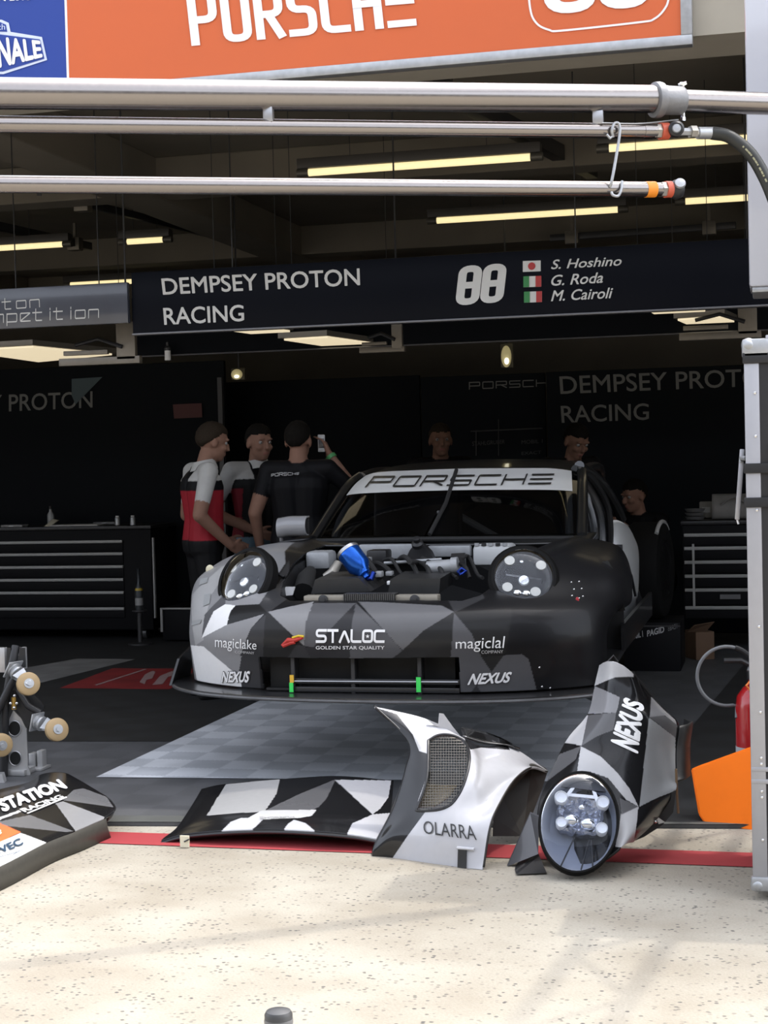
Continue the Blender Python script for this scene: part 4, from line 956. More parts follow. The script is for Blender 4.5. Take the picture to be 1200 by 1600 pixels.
# bonnet lying on the ground
bn = thing('car_bonnet', 'black and white chequered car bonnet lying on the ground before the car', 'car bonnet', Zp(420, 1300, 0))
rows = [[(48, 508, .010), (120, 488, .035), (230, 476, .055), (360, 470, .066), (480, 471, .070), (600, 478, .070), (700, 488, .062), (770, 500, .050), (805, 508, .045)],
        [(60, 497, .016), (140, 468, .045), (240, 452, .066), (360, 444, .078), (480, 442, .084), (600, 448, .084), (700, 458, .076), (775, 470, .066), (815, 476, .06)],
        [(100, 465, .030), (175, 432, .062), (270, 420, .080), (380, 412, .092), (490, 410, .098), (600, 414, .098), (700, 420, .094), (780, 428, .084), (825, 434, .078)],
        [(145, 400, .048), (205, 372, .074), (300, 362, .094), (400, 355, .106), (500, 352, .112), (600, 352, .112), (700, 356, .106), (785, 362, .094), (835, 368, .088)],
        [(185, 333, .060), (240, 320, .080), (320, 311, .100), (410, 303, .114), (520, 295, .122), (628, 289, .126), (720, 293, .118), (790, 300, .104), (840, 304, .095)]]
g = net([[Zp(*k4(x, y), z) for x, y, z in r] for r in rows], 240, 120)
bm = sheet(NB(), g); bmesh.ops.recalc_face_normals(bm, faces=bm.faces); sk = obj('outer_skin', bm, M_PANEL, bn)
livery(sk, [(p[0], [k4(*q) for q in p[1]]) for p in (
    ((.36, .36, .36), [(258, 312), (455, 292), (440, 350), (418, 385), (400, 410), (300, 416), (203, 424)]),
    (PG1, [(642, 300), (612, 365), (585, 395), (545, 412), (390, 412), (520, 350)]),
    ((.50, .50, .50), [(390, 406), (578, 404), (560, 425), (520, 432), (330, 440)]),
    (PS, [(640, 302), (832, 304), (822, 362), (795, 400), (768, 420)]),
    (PS, [(655, 492), (700, 450), (768, 420), (900, 408), (900, 540), (780, 505)]),
    (PS, [(252, 482), (285, 445), (320, 432), (400, 432), (372, 460), (345, 478)]),
    (PS, [(455, 478), (480, 452), (500, 438), (540, 450), (575, 482)]),
)], PB, Zp(420, 1260, .08)); solidify(sk, .012)
th = hit_bvh(tree_of(sk), 6.3)
decal('lettering', stroke_glyphs('PORSCHE', .16, 1.3, 1.6, cuts=1), [k4(500, 430), k4(382, 433), k4(386, 440), k4(504, 438)], th, M_BLETTER, bn, .004)
bm = NB(); tube(bm, [p + V(0, 0, -.012) for p in g[0][::6]], .007, 8); obj('front_edge', bm, M_CARBON, bn)
bm = NB(); c = Zp(*k4(128, 512), .025); box(bm, c + V(-.018, -.004, -.022), c + V(.018, .004, .022)); lbl = obj('paper_tag', bm, mat('paper', (.72, .66, .5), .8), bn)
bm = NB(); tube(bm, [c + V(0, -.006, 0), c + V(.02, -.006, .01)], .003, 6); obj('tag_mark', bm, M_BLETTER, lbl)
bm = NB(); 
for i in range(1, 5): 
    pass
tube(bm, spline([g[20][i] + V(0, 0, -.03) for i in range(20, 220, 25)], 20), .012, 8); obj('inner_brace', bm, M_CARBON, bn)

# bumper corner with mesh air duct
bp_ = thing('bumper_corner', 'white and black bumper corner with mesh duct and OLARRA lettering', 'car bumper', Zp(665, 1348, 0))
D = [[6.2, 6.2, 6.2, 6.15, 6.18, 6.25, 6.32], [6.12, 6.1, 6.06, 6.0, 6.0, 6.03, 6.12], [6.06, 6.02, 5.98, 5.9, 5.88, 5.92, 6.0], [6.0, 5.96, 5.92, 5.85, 5.83, 5.83, 5.86], [5.96, 5.93, 5.88, 5.82, 5.78, 5.76, 5.76], [5.955, 5.935, 5.88, 5.83, 5.79, 5.745, 5.715]]
K = [[(88, 85), (200, 108), (380, 155), (575, 255), (680, 303), (840, 306), (1048, 440)],
     [(278, 282), (325, 292), (400, 350), (612, 350), (690, 400), (800, 415), (955, 416)],
     [(262, 440), (310, 470), (375, 500), (600, 470), (665, 520), (745, 540), (862, 480)],
     [(195, 650), (262, 655), (335, 660), (490, 630), (590, 640), (690, 650), (782, 602)],
     [(95, 845), (180, 800), (330, 790), (450, 780), (560, 780), (650, 760), (722, 742)],
     [(75, 928), (165, 930), (290, 945), (400, 965), (500, 970), (600, 978), (682, 985)]]
rows = [[P(*k5(*K[j][i]), D[j][i]) for i in range(7)] for j in range(6)]
g = net(rows, 360, 320)
mesh_px = [(385, 272), (430, 245), (480, 238), (540, 250), (592, 285), (612, 345), (610, 410), (590, 490), (560, 560), (510, 625), (440, 655), (330, 660), (325, 640), (355, 560), (378, 480), (384, 380)]
_cl = spline([V(x, y, 0) for x, y in mesh_px + mesh_px[:1]], 90)[:-1]; mp_ = [k5(q.x, q.y) for q in _cl]
def pix(p):
    q = p - CAM; d = q.dot(F); return CX + FPX * q.dot(R) / d, CY - FPX * q.dot(U) / d
# duct opening outline found on the bumper's own surface
full = sheet(NB(), g); btree = BVHTree.FromBMesh(full); full.free(); hb5 = hit_bvh(btree, 5.95)
e1, e2 = R, U
mo = [(hb5(*q)[0].dot(e1), hb5(*q)[0].dot(e2)) for q in mp_]
bm = sheet(NB(), g, lambda p: not pin(p.dot(e1), p.dot(e2), mo)); bmesh.ops.recalc_face_normals(bm, faces=bm.faces)
sk = obj('outer_skin', bm, livery_mat('bumper paint', .22, .6), bp_)
livery(sk, [(p[0], [k5(*q) for q in p[1]]) for p in (
    (PB, [(60, 60), (205, 105), (262, 190), (300, 240), (335, 330), (385, 345), (385, 450), (330, 600), (318, 655), (372, 662), (270, 800), (172, 945), (40, 945), (60, 800), (240, 450)]),
    (PG3, [(205, 105), (300, 180), (385, 250), (385, 270), (335, 330), (300, 240)]),
    (PB, [(585, 262), (575, 200), (850, 250), (860, 312), (690, 300), (618, 322)]),
)], PS, P(660, 1240, 5.9)); solidify(sk, .010)
sk.data.materials.append(mat('raw carbon inside', (.05, .045, .035), .6, 0, .3, 60)); sk.modifiers['thickness'].material_offset = 1
decal('lettering', font_glyphs('OLARRA', cuts=1), [k5(362, 785), k5(655, 822), k5(640, 745), k5(362, 715)], hb5, M_BLETTER, bp_, .004)
# wire mesh set back in the duct
bm = NB()
def duct(u, v): 
    x, y = 340 + u * 275, 245 + v * 412
    q, n_ = hb5(*k5(x, y)); return q + F * .012
for k in range(20):
    ln = [duct(k / 19, v) for v in np.linspace(0, 1, 22) if pin(*k5(340 + k / 19 * 275, 245 + v * 412), mp_)]
    if len(ln) > 1: tube(bm, ln, .0012, 4, False)
for k in range(28):
    ln = [duct(u, k / 27) for u in np.linspace(0, 1, 16) if pin(*k5(340 + u * 275, 245 + k / 27 * 412), mp_)]
    if len(ln) > 1: tube(bm, ln, .0012, 4, False)
obj('wire_mesh', bm, mat('mesh wire', (.2, .19, .17), .4, .6), bp_)
bm = NB(); prism(bm, [hb5(*k5(x, y))[0] + F * .02 for x, y in ((385, 450), (590, 455), (555, 525), (380, 515))], F * .01); obj('duct_bar', bm, mat('duct bar', (.015, .015, .015), .5), bp_, False)
bm = NB(); tube(bm, [hb5(*q)[0] for q in mp_ + mp_[:1]], .005, 8); obj('duct_edge', bm, M_CARBON, bp_)
lin_ = [[hb5(*k5(x, y))[0] + F * .09 for x, y in r_] for r_ in (((345, 525), (430, 525), (560, 530)), ((318, 600), (400, 600), (505, 610)), ((310, 660), (360, 668), (430, 660)))]
bm = sheet(NB(), net(lin_, 10, 8)); o = obj('duct_liner', bm, mat('tan duct liner', (.30, .26, .19), .7, 0, .2, 60), bp_); solidify(o, .004)
# return flanges behind the edges
bm = NB(); fl = [g[j][-1] for j in range(0, 320, 5)]
sheet(bm, [[p, p + F * .08 - R * .004, p + F * .16 - R * .02] for p in fl]); o = obj('arch_return', bm, mat('dark arch inside', (.022, .02, .017), .6), bp_); solidify(o, .008)
bm = NB(); prism(bm, [P(*k5(x, y), d) for x, y, d in ((740, 800, 6.08), (745, 700, 6.1), (800, 590, 6.14), (875, 480, 6.2), (955, 425, 6.28), (1043, 445, 6.34), (1005, 560, 6.28), (960, 680, 6.2), (905, 800, 6.1))], F * .008); obj('arch_liner', bm, mat('dark arch inside', (.022, .02, .017), .6), bp_, False)
bm = NB(); fl = [g[j][0] for j in range(0, 320, 5)]; sheet(bm, [[p, p - R * .004 + F * .02, p - R * .004 + F * .04] for p in fl]); o = obj('inner_flange', bm, M_CARBON, bp_); solidify(o, .006)
bm = NB(); tp = [[P(*k5(x, y), d) for x, y, d in r] for r in (((560, 205, 6.3), (700, 232, 6.35), (830, 285, 6.4), (880, 320, 6.4)), ((575, 255, 6.18), (690, 290, 6.2), (820, 303, 6.22), (890, 322, 6.25)))]
sheet(bm, net(tp, 16, 6)); o = obj('upper_lip', bm, mat('gloss black lip', (.01, .01, .01), .1, coat=.8), bp_); solidify(o, .006)
bm = NB(); prism(bm, [P(*k5(x, y), 6.17) for x, y in ((380, 158), (440, 180), (445, 122), (470, 125), (520, 195), (570, 258), (500, 215), (420, 190))], F * .01); obj('mounting_tab', bm, mat('silver paint', PS, .25, coat=.5), bp_, False)
bm = sheet(NB(), [[hb5(*k5(550 + 46 * u - 3 * v, 863 + 108 * v + 5 * u))[0] - F * .006 for u in np.linspace(0, 1, 5)] for v in np.linspace(0, 1, 8)]); sl = obj('jack_slot', bm, mat('slot black', (.015, .015, .015), .5), bp_, False); solidify(sl, .004, 0)
bm = NB(); tube(bm, [hb5(*k5(x, y))[0] - F * .006 for x, y in ((545, 862), (600, 866), (638, 870))], .006, 8); obj('slot_lip', bm, mat('silver paint', PS, .25, coat=.5), sl)
for cx_ in (78, 415, 520):
    q = hb5(*k5(cx_ if cx_ > 100 else 100, 925))[0] + F * .02; bm = NB(); box(bm, (q.x - .009, q.y, .002), (q.x + .009, q.y + .03, .035), .002); obj('mounting_foot', bm, M_BLACKPL, bp_)

# front wing with headlight, stood on its end
fw = thing('front_wing', 'grey and black front wing with round headlight, stood on its end', 'car wing', Zp(890, 1368, 0))
K = [[(552, 68), (600, 45), (668, 62), (742, 118), (850, 236)],
     [(525, 180), (600, 172), (690, 205), (795, 262), (925, 322)],
     [(488, 335), (580, 328), (690, 340), (832, 356), (988, 392)],
     [(372, 480), (480, 495), (650, 490), (812, 520), (974, 540)],
     [(275, 680), (440, 620), (620, 640), (790, 690), (975, 690)],
     [(215, 850), (400, 790), (620, 800), (772, 850), (972, 762)],
     [(215, 1000), (420, 1000), (640, 960), (756, 960), (862, 930)],
     [(270, 1140), (400, 1215), (560, 1150), (690, 1060), (740, 1045)]]
dd_ = [5.95, 5.93, 5.88, 5.84, 5.78, 5.72, 5.66, 5.60]; dc = [.14, .03, -.01, .0, .16]
rows = [[P(*k6(*K[j][i]), dd_[j] + dc[i]) for i in range(5)] for j in range(8)]
g = net(rows, 200, 260)
bm = sheet(NB(), g); bmesh.ops.recalc_face_normals(bm, faces=bm.faces); sk = obj('outer_skin', bm, M_PANEL, fw)
livery(sk, [(p[0], [k6(*q) for q in p[1]]) for p in (
    (PG3, [(540, 30), (760, 30), (745, 120), (640, 135), (525, 183), (540, 90)]),
    (PG2, [(528, 185), (600, 215), (665, 245), (655, 300), (645, 330), (488, 338)]),
    (PG1, [(488, 335), (645, 330), (630, 425), (540, 460), (455, 512)]),
    (PG3, [(420, 345), (488, 335), (455, 512), (355, 492)]),
    (PG1, [(450, 515), (420, 590), (245, 720), (330, 560)]),
    (PG3, [(450, 515), (560, 572), (650, 660), (720, 750), (768, 848), (700, 810), (600, 690), (500, 655), (430, 655)]),
    (PG2, [(850, 225), (990, 360), (1000, 400), (915, 345), (830, 355)]),
    (PG1, [(830, 355), (915, 345), (1000, 390), (972, 468)]),
    ((.27, .28, .29), [(826, 357), (972, 468), (985, 760), (870, 800), (774, 848)]),
    (PG3, [(768, 848), (735, 1060), (640, 1070), (672, 890)]),
    (PG1, [(665, 800), (768, 848), (675, 892)]),
)], PB, P(930, 1200, 5.8)); solidify(sk, .010)
sk.data.materials.append(mat('raw carbon inside', (.05, .045, .035), .6, 0, .3, 60)); sk.modifiers['thickness'].material_offset = 1
hw6 = hit_bvh(tree_of(sk), 5.8)
decal('lettering', font_glyphs('NEXUS', bold=.05, cuts=1), [k6(765, 562), k6(798, 290), k6(690, 242), k6(612, 490)], hw6, M_LETTER, fw, .004)
# bare rear edge curling behind
bm = NB(); fl = [g[j][-1] for j in range(78, 160, 4)]; sheet(bm, [[p, p + F * .06 + R * .045, p + F * .14 + R * .075, p + F * .22 + R * .06] for p in fl]); o = obj('arch_return', bm, mat('bare black edge', (.012, .012, .012), .5), fw); solidify(o, .006)
bm = NB(); tube(bm, [P(*k6(x, y), 5.98) for x, y in ((742, 118), (790, 175), (845, 240))], .006, 8); obj('edge_trim', bm, M_CARBON, fw)
bm = NB(); tube(bm, [P(*k6(x, y), 6.05) for x, y in ((600, 48), (630, 15), (655, 50))], .004, 6); obj('lifting_loop', bm, M_BLACKPL, fw)
bm = NB(); tube(bm, [P(*k6(x, y), 5.92) for x, y in ((975, 640), (980, 780), (988, 885))], .005, 6); obj('edge_strip', bm, mat('brown edge', (.2, .13, .07), .6), fw)
bm = NB(); q = [(770, 850), (975, 760), (960, 880), (900, 950), (800, 1015), (740, 1040)]; prism(bm, [P(*k6(x, y), 5.86) for x, y in q], F * .015); obj('lower_bracket', bm, mat('bare black edge', (.012, .012, .012), .5), fw, False)
bm = NB(); q = [(775, 850), (820, 870), (800, 890)]; prism(bm, [P(*k6(x, y), 5.83) for x, y in q], F * .006); obj('alloy_plate', bm, M_ALU, fw, False)
bm = NB(); q = [(860, 895), (915, 935), (880, 945)]; prism(bm, [P(*k6(x, y), 5.83) for x, y in q], F * .006); obj('alloy_plate', bm, M_ALU, fw, False)
for x, y in ((795, 905), (838, 880), (862, 930), (820, 955)):
    bm = NB(); ball(bm, P(*k6(x, y), 5.82), .007, seg=10); obj('bolt', bm, M_CHROME, fw)
bm = NB(); tube(bm, [P(*k6(x, y), 5.825) for x, y in ((795, 905), (838, 880), (862, 930), (820, 955), (795, 905))], .009, 8); obj('latch_frame', bm, M_BLACKPL, fw)
# flap at the lower left
bm = NB(); pf = [P(*k6(x, y), d) for x, y, d in ((172, 885, 5.85), (222, 905, 5.8), (215, 1110, 5.72), (45, 1178, 5.76))]; prism(bm, pf, F * .008 + U * .004); obj('side_flap', bm, mat('satin grey flap', (.07, .07, .075), .3, coat=.4), fw, False)
bm = NB(); pf = [Zp(*k6(95, 1222), .006), Zp(*k6(262, 1215), .006), P(*k6(222, 1120), 5.76), P(*k6(92, 1175), 5.79)]; prism(bm, pf, F * .06); obj('flap_foot', bm, M_BLACKPL, fw, False)
# round headlight in the wing
a0, a1, b0, b1 = P(*k6(228, 960), 5.62), P(*k6(672, 880), 5.62), P(*k6(385, 1243), 5.56), P(*k6(470, 655), 5.70)
cH = (a0 + a1 + b0 + b1) / 4; upv = (b1 - b0).normalized(); nH = upv.cross(a1 - a0).normalized()
if nH.dot(CAM - cH) < 0: nH = -nH
nH = (nH + V(.0, -.0, .10)).normalized()
h = bpy.data.objects.new('headlight', None); COL.objects.link(h); h.parent = fw; h.location = cH - wloc(fw)
rx = (a1 - a0).length / 2 * .985; ry = (b1 - b0).length / 2 * .985; aa, bb, d_ = frame_of(nH, upv)
if aa.dot(R) < 0: aa = -aa
LL = lambda x, y, z=0: cH + aa * (x * rx) + bb * (y * ry) + d_ * z
def edisc(prof, m_, nme, par, seg=56, cx=0, cy=0):
    bm = NB(); pr = []
    for r_, z in prof: pr.append([bm.verts.new(LL(cx + r_ * math.cos(2 * math.pi * q / seg), cy + r_ * math.sin(2 * math.pi * q / seg), z)) for q in range(seg)])
    for r0, r1 in zip(pr[:-1], pr[1:]):
        for q in range(seg): bm.faces.new((r0[q], r0[(q + 1) % seg], r1[(q + 1) % seg], r1[q]))
    if prof[-1][0] < .01: bmesh.ops.remove_doubles(bm, verts=pr[-1], dist=.003)
    bmesh.ops.recalc_face_normals(bm, faces=bm.faces)
    return obj(nme, bm, m_, par)
edisc([(.93, -.02), (.99, -.03), (1.0, .0), (.98, .012), (.945, .012), (.93, .0)], M_RING, 'ring', h)
edisc([(.93, .0), (.9, -.03), (.7, -.07), (.4, -.085), (.005, -.09)], mat('pale headlight bowl', (.30, .32, .37), .65, 0, .15, 10, spec=.2), 'bowl', h)
edisc([(.93, .012), (.88, .020), (.7, .034), (.4, .044), (.005, .048)], clear_mat('tinted lens', (.86, .89, .95), 1.3), 'lens', h)
bm = NB(); pr = []
for rr, zz in ((.66, -.065), (.66, -.015), (.58, -.005), (.36, -.03), (.18, -.045), (.003, -.03)):
    ring = []
    for q in range(72):
        t = 2 * math.pi * q / 72; lob = 1 + .08 * math.cos(4 * t + math.pi) + .03 * math.cos(14 * t)
        ring.append(bm.verts.new(LL(-.0 + rr * lob * math.cos(t) * .95, .16 + rr * lob * math.sin(t) * .60, zz + .006 * math.sin(9 * t) * (rr > .2))))
    pr.append(ring)
for r0, r1 in zip(pr[:-1], pr[1:]):
    for q in range(72): bm.faces.new((r0[q], r0[(q + 1) % 72], r1[(q + 1) % 72], r1[q]))
obj('reflector', bm, mat('bright reflector', (.42, .44, .50), .10, .95, .6, 45, bump=1.0), h)
M_LW = mat('white lamp', (.78, .78, .78), .3, 0, .03)
for x, y, s in ((-.52, .40, 1), (.52, .44, 1), (-.42, -.08, .85), (.58, -.06, .9)):
    bm = NB(); c = LL(x, y, -.03); lathe(bm, c, d_, [(.022 * s, 0), (.024 * s, .040), (.021 * s, .046), (.018 * s, .040), (1e-5, .038)], 24); obj('lamp', bm, M_LW, h)
for x, y, rr in ((-.20, .02, .20), (.22, .0, .20), (.02, .30, .10)):
    bm = NB(); ball(bm, LL(x, y, -.012), rr * rx, (1, .7, .8), 18); obj('bulb_reflector', bm, M_CHROME, h)
bm = NB(); prism(bm, [LL(-.36, .52, -.01), LL(.36, .56, -.01), (LL(.36, .50, -.01)), LL(-.36, .46, -.01)], d_ * .01); obj('white_bar', bm, M_LW, h)
for s in (-1, 1):
    bm = NB(); prism(bm, [LL(s * .40, .50, -.01), LL(s * .32, .62, -.01), LL(s * .22, .64, -.01), LL(s * .34, .44, -.01)], d_ * .012); obj('lamp_bracket', bm, M_LW, h)
bm = NB(); prism(bm, [LL(-.42, .86, -.02), LL(.40, .90, -.02), LL(.56, .70, -.02), LL(-.56, .66, -.02)], -d_ * .01); obj('upper_shade', bm, mat('shade grey', (.05, .05, .055), .5), h, False)
for x0, x1 in ((-.05, -.28), (.32, .22), (.36, .52)):
    bm = NB(); tube(bm, [LL(x0, -.26, -.03), LL(x1, -.86, -.02)], .003, 6); obj('wire', bm, M_BLACKPL, h)

# sponsor-covered door panel lying at lower left
dp = thing('door_panel', 'glossy car panel with STATION RACING lettering lying on the ground at left', 'car panel', Zp(60, 1350, 0))
zt_ = .085
top = [(-1400, 1560), (0, 975), (440, 752), (700, 651), (980, 532), (1080, 462), (1086, 418), (1000, 325), (850, 225), (700, 150), (600, 105), (500, 100), (400, 110), (280, 190), (0, 258), (-1400, 620)]
zs = [.085, .085, .085, .085, .085, .090, .095, .105, .115, .12, .125, .125, .125, .12, .11, .10]
def zlev(x, y):                                             # the panel crowns gently away from its front edge
    t = max(0, min(1, (760 - (x * .43) - y + 200) / 420)); return .085 + .04 * (1 - (1 - t) ** 2) if x > -50 else .085 + .03 * t
rowsK = [[(-1400, 1545, .085), (-600, 1235, .085), (0, 975, .085), (440, 752, .085), (700, 651, .085), (880, 575, .085), (980, 532, .086), (1030, 505, .087)],
         [(-1400, 1420, .095), (-600, 1120, .095), (0, 880, .095), (380, 690, .095), (640, 590, .095), (860, 520, .095), (1010, 482, .094), (1078, 462, .090)],
         [(-1400, 1130, .115), (-600, 830, .115), (0, 600, .115), (300, 500, .115), (540, 420, .117), (760, 390, .116), (960, 400, .106), (1086, 425, .096)],
         [(-1400, 850, .12), (-600, 560, .12), (0, 380, .125), (260, 320, .13), (450, 270, .13), (640, 260, .128), (850, 290, .115), (1050, 370, .10)],
         [(-1400, 600, .09), (-600, 400, .09), (0, 258, .10), (260, 195, .115), (400, 115, .13), (590, 102, .135), (720, 158, .125), (1000, 325, .105)]]
g = net([[Zp(*k8(x, y), z) for x, y, z in r] for r in rowsK], 320, 170)
bm = sheet(NB(), g); bmesh.ops.recalc_face_normals(bm, faces=bm.faces); sk = obj('outer_skin', bm, M_PANEL, dp)
livery(sk, [(p[0], [k8(*q) for q in p[1]]) for p in (
    ((.14, .14, .145), [(640, 310), (690, 265), (780, 250), (1000, 330), (1095, 420), (590, 362)]),
    ((.25, .25, .255), [(520, 392), (590, 372), (980, 520), (985, 540), (710, 655)]),
    ((.13, .13, .135), [(-100, 590), (0, 560), (280, 500), (690, 652), (620, 660), (80, 605)]),
    ((.05, .05, .055), [(0, 290), (120, 220), (230, 230), (240, 260), (0, 330)]),
    ((.78, .16, .05), [(-300, 640), (0, 578), (195, 662), (0, 752), (-300, 880)]),
    ((.75, .75, .75), [(-400, 950), (0, 752), (190, 668), (440, 755), (0, 978), (-400, 1160)]),
    ((.6, .6, .6), [(-300, 640), (0, 520), (180, 455), (200, 470), (0, 545)]),
)], PB, Zp(80, 1290, .1)); solidify(sk, .006)
hd = hit_bvh(tree_of(sk), 6.3)
decal('lettering', font_glyphs("D'STATION", bold=.055, cuts=1), [k8(-100, 535), k8(640, 256), k8(545, 168), k8(-160, 408)], hd, M_LETTER, dp, .004)
decal('lettering', font_glyphs('RACING', bold=.04, cuts=1), [k8(235, 485), k8(610, 345), k8(560, 318), k8(180, 455)], hd, M_LETTER, dp, .004)
decal('underline', quad_bm(), [k8(262, 497), k8(630, 345), k8(620, 335), k8(250, 490)], hd, M_LETTER, dp, .004)
decal('lettering', font_glyphs('WEC', bold=.03, shear=.2, cuts=1), [k8(-20, 885), k8(240, 775), k8(180, 725), k8(-80, 838)], hd, mat('dark teal print', (.02, .05, .09), .5), dp, .004)
decal('lettering', font_glyphs('8', bold=.05, cuts=1), [k8(-60, 720), k8(20, 690), k8(10, 640), k8(-70, 650)], hd, mat('cream print', (.75, .6, .4), .5), dp, .004)
for y in (905, 885): decal('print_line', quad_bm(), [k8(0 if y > 890 else 120, y), k8(225 if y > 890 else 220, y - 68), k8(225, y - 72), k8(0 if y > 890 else 120, y - 5)], hd, mat('dark teal print', (.02, .05, .09), .5), dp, .004)
# side wall under the front edge, open-ended tray
fe = [g[0][i] for i in range(0, 320, 4)]
bm = NB(); sheet(bm, [[p + V(0, 0, -.004), V(p.x + .004, p.y + .006, p.z * .5), V(p.x + .012, p.y + .014, .004)] for p in fe[:-8]]); o = obj('side_wall', bm, mat('dull carbon side', (.05, .047, .040), .45, 0, .3, 50), dp); solidify(o, .006)
ee = [g[j][-1] for j in range(8, 170, 4)]
bm = NB(); sheet(bm, [[p, p + V(-.02, .01, -.03), V(p.x - .05, p.y + .02, .035)] for p in ee]); o = obj('rolled_edge', bm, M_CARBON, dp); solidify(o, .005)
bm = NB(); a = Zp(*k8(945, 560), .06); prism(bm, [a, V(a.x, a.y + .02, .004), V(a.x - .03, a.y - .0, .004), a + V(-.03, -.02, 0)], V(.004, .004, 0)); obj('corner_tab', bm, M_ALU, dp, False)
# ------------------------------------------------------------------ service boom in front of the garage
def bd(x): return 5.2 / (1 - .338 * (x - CX) / FPX)
def B(x, y, dd=0): return P(x, y, bd(x) + dd)
bo = thing('service_boom', 'large polished steel boom tube crossing in front of the banner', 'boom', B(600, 150))
bm = NB(); tube(bm, [B(-220, 144), B(1040, 155)], .0475, 40); obj('main_tube', bm, M_STEEL, bo)
bm = NB(); tube(bm, [B(1030, 157), B(1340, 166)], .039, 36); obj('end_tube', bm, M_STEEL, bo)
M_CASTC = mat('grey cast collar', (.22, .22, .225), .5, .5, .15, 40, bump=.2)
ax = (B(1080, 158) - B(1020, 156)).normalized()
bm = NB(); lathe(bm, B(1020, 156), ax, [(.048, 0), (.060, .004), (.062, .020), (.060, .030), (.050, .034), (.0485, .110), (.046, .114), (.040, .114)], 40); obj('collar', bm, M_CASTC, bo)
c = B(1066, 139); bm = NB(); tube(bm, [c, c + V(0, -.01, .02)], .008, 10); tube(bm, [c + V(-.012, -.01, .012), c + V(.016, -.012, .018)], .006, 8); obj('collar_bolt', bm, M_CHROME, bo)
c = B(1067, 180); bm = NB(); tube(bm, [c + V(0, 0, .01), c + V(0, 0, -.012)], .007, 10); tube(bm, [c + V(0, 0, -.008), c + V(0, 0, -.02)], .010, 6); obj('lower_bolt', bm, M_CHROME, bo)
for x, y0, y1 in ((421, 168, 192), (935, 174, 196)):
    bm = NB(); a, b = B(x - 9, y0), B(x + 9, y1); box(bm, (a.x, a.y - .012, b.z), (b.x, a.y + .012, a.z), .002); obj('hanger_plate', bm, M_ALU, bo)
# the post that carries the boom stands just outside the picture
p0 = B(1345, 166); bm = NB(); box(bm, (p0.x - .06, p0.y - .06, 0), (p0.x + .06, p0.y + .06, 3.0), .008); obj('support_post', bm, M_GALV, bo)

def rail(name, label, x1, ya, yb, r):
    t = thing(name, label, 'air pipe', B(600, (ya + yb) / 2), 'slim steel pipes below the boom')
    bm = NB(); tube(bm, [B(-220, ya - 2), B(x1, yb)], r, 28); obj('pipe', bm, M_STEEL, t); return t
M_RING_O = mat('orange red ring', (.55, .10, .05), .45, 0, .06)
M_NUT = mat('zinc nut', (.42, .40, .36), .35, .8, .15, 40)
r1 = rail('air_pipe', 'slim steel pipe hung close under the big boom tube', 1024, 194, 205, .0255)
def seg(par, nm, x0, x1, y, r, m_, k=0, sg=24):
    bm = NB(); tube(bm, [B(x0, y - k), B(x1, y)], r, sg); return obj(nm, bm, m_, par)
seg(r1, 'end_sleeve', 1004, 1018, 205, .0268, M_STEEL); seg(r1, 'union_nut', 1020, 1034, 205, .026, M_NUT, sg=6); seg(r1, 'orange_ring', 1031, 1043, 205, .029, M_RING_O)
c = B(1053, 206); bm = NB(); lathe(bm, c - F * .02, -F, [(.026, 0), (.027, .03), (.021, .034), (.019, .036), (.019, .032), (1e-5, .030)], 24); obj('ball_valve', bm, M_BLACKPL, r1)
bm = NB(); lathe(bm, c - F * .052, -F, [(.017, 0), (.013, .004), (1e-5, .005)], 18); obj('valve_face', bm, M_GALV, r1)
seg(r1, 'swivel_nut', 1062, 1078, 206, .014, M_GALV, sg=6); seg(r1, 'hex_nut', 1078, 1087, 206, .022, M_NUT, sg=6); seg(r1, 'thread', 1087, 1092, 207, .015, M_CHROME)
r2 = rail('air_pipe', 'lowest steel pipe with orange tape and black end cap', 1022, 288, 296, .0265)
seg(r2, 'orange_tape', 1008, 1023, 296, .0275, mat('bright orange tape', (.85, .27, .02), .5)); seg(r2, 'end_sleeve', 1022, 1033, 296, .024, M_STEEL); seg(r2, 'union_nut', 1032, 1040, 296, .027, M_NUT, sg=6); seg(r2, 'orange_ring', 1039, 1048, 296, .0285, M_RING_O)
bm = NB(); lathe(bm, B(1047, 296), ax, [(.022, 0), (.027, .006), (.034, .02), (.034, .03), (.028, .042), (.012, .05), (1e-5, .05)], 24); o = obj('end_cap', bm, M_BLACKPL, r2)
bm = NB(); c = B(1060, 290); lathe(bm, c - F * .03, V(.2, -1, .5), [(.020, 0), (.018, .008), (1e-5, .010)], 18); obj('cap_face', bm, M_GALV, o)
hs_ = thing('air_hose', 'black rubber air hose curving down from the boom past the white mast', 'hose', B(1150, 230))
seg(hs_, 'ferrule', 1090, 1115, 208, .021, M_GALV)
bm = NB(); hp = spline([B(1112, 208), B(1140, 214, -.03), B(1172, 240, -.07), B(1196, 280, -.1), B(1216, 330, -.12), B(1234, 380, -.12), B(1262, 420, -.1), B(1300, 400, -.05), p0 + V(-.06, 0, .75 - p0.z + 1.6)], 60); tube(bm, hp, .0225, 18); obj('hose_tube', bm, mat('hose rubber', (.02, .021, .018), .5, 0, .25, 60), hs_)
bm = NB(); random.seed(5)
for k in range(11):
    i = 12 + k; p = hp[i] + (CAM - hp[i]).normalized() * .0232; d = (hp[i + 1] - hp[i]).normalized(); n_ = d.cross((CAM - p).normalized())
    w_ = .012 if k % 3 else .006
    bm.faces.new([bm.verts.new(q) for q in (p - n_ * .003, p + d * w_ - n_ * .003, p + d * w_ + n_ * .003, p + n_ * .003)])
obj('hose_print', bm, mat('yellowed print', (.35, .33, .2), .6), hs_, False)
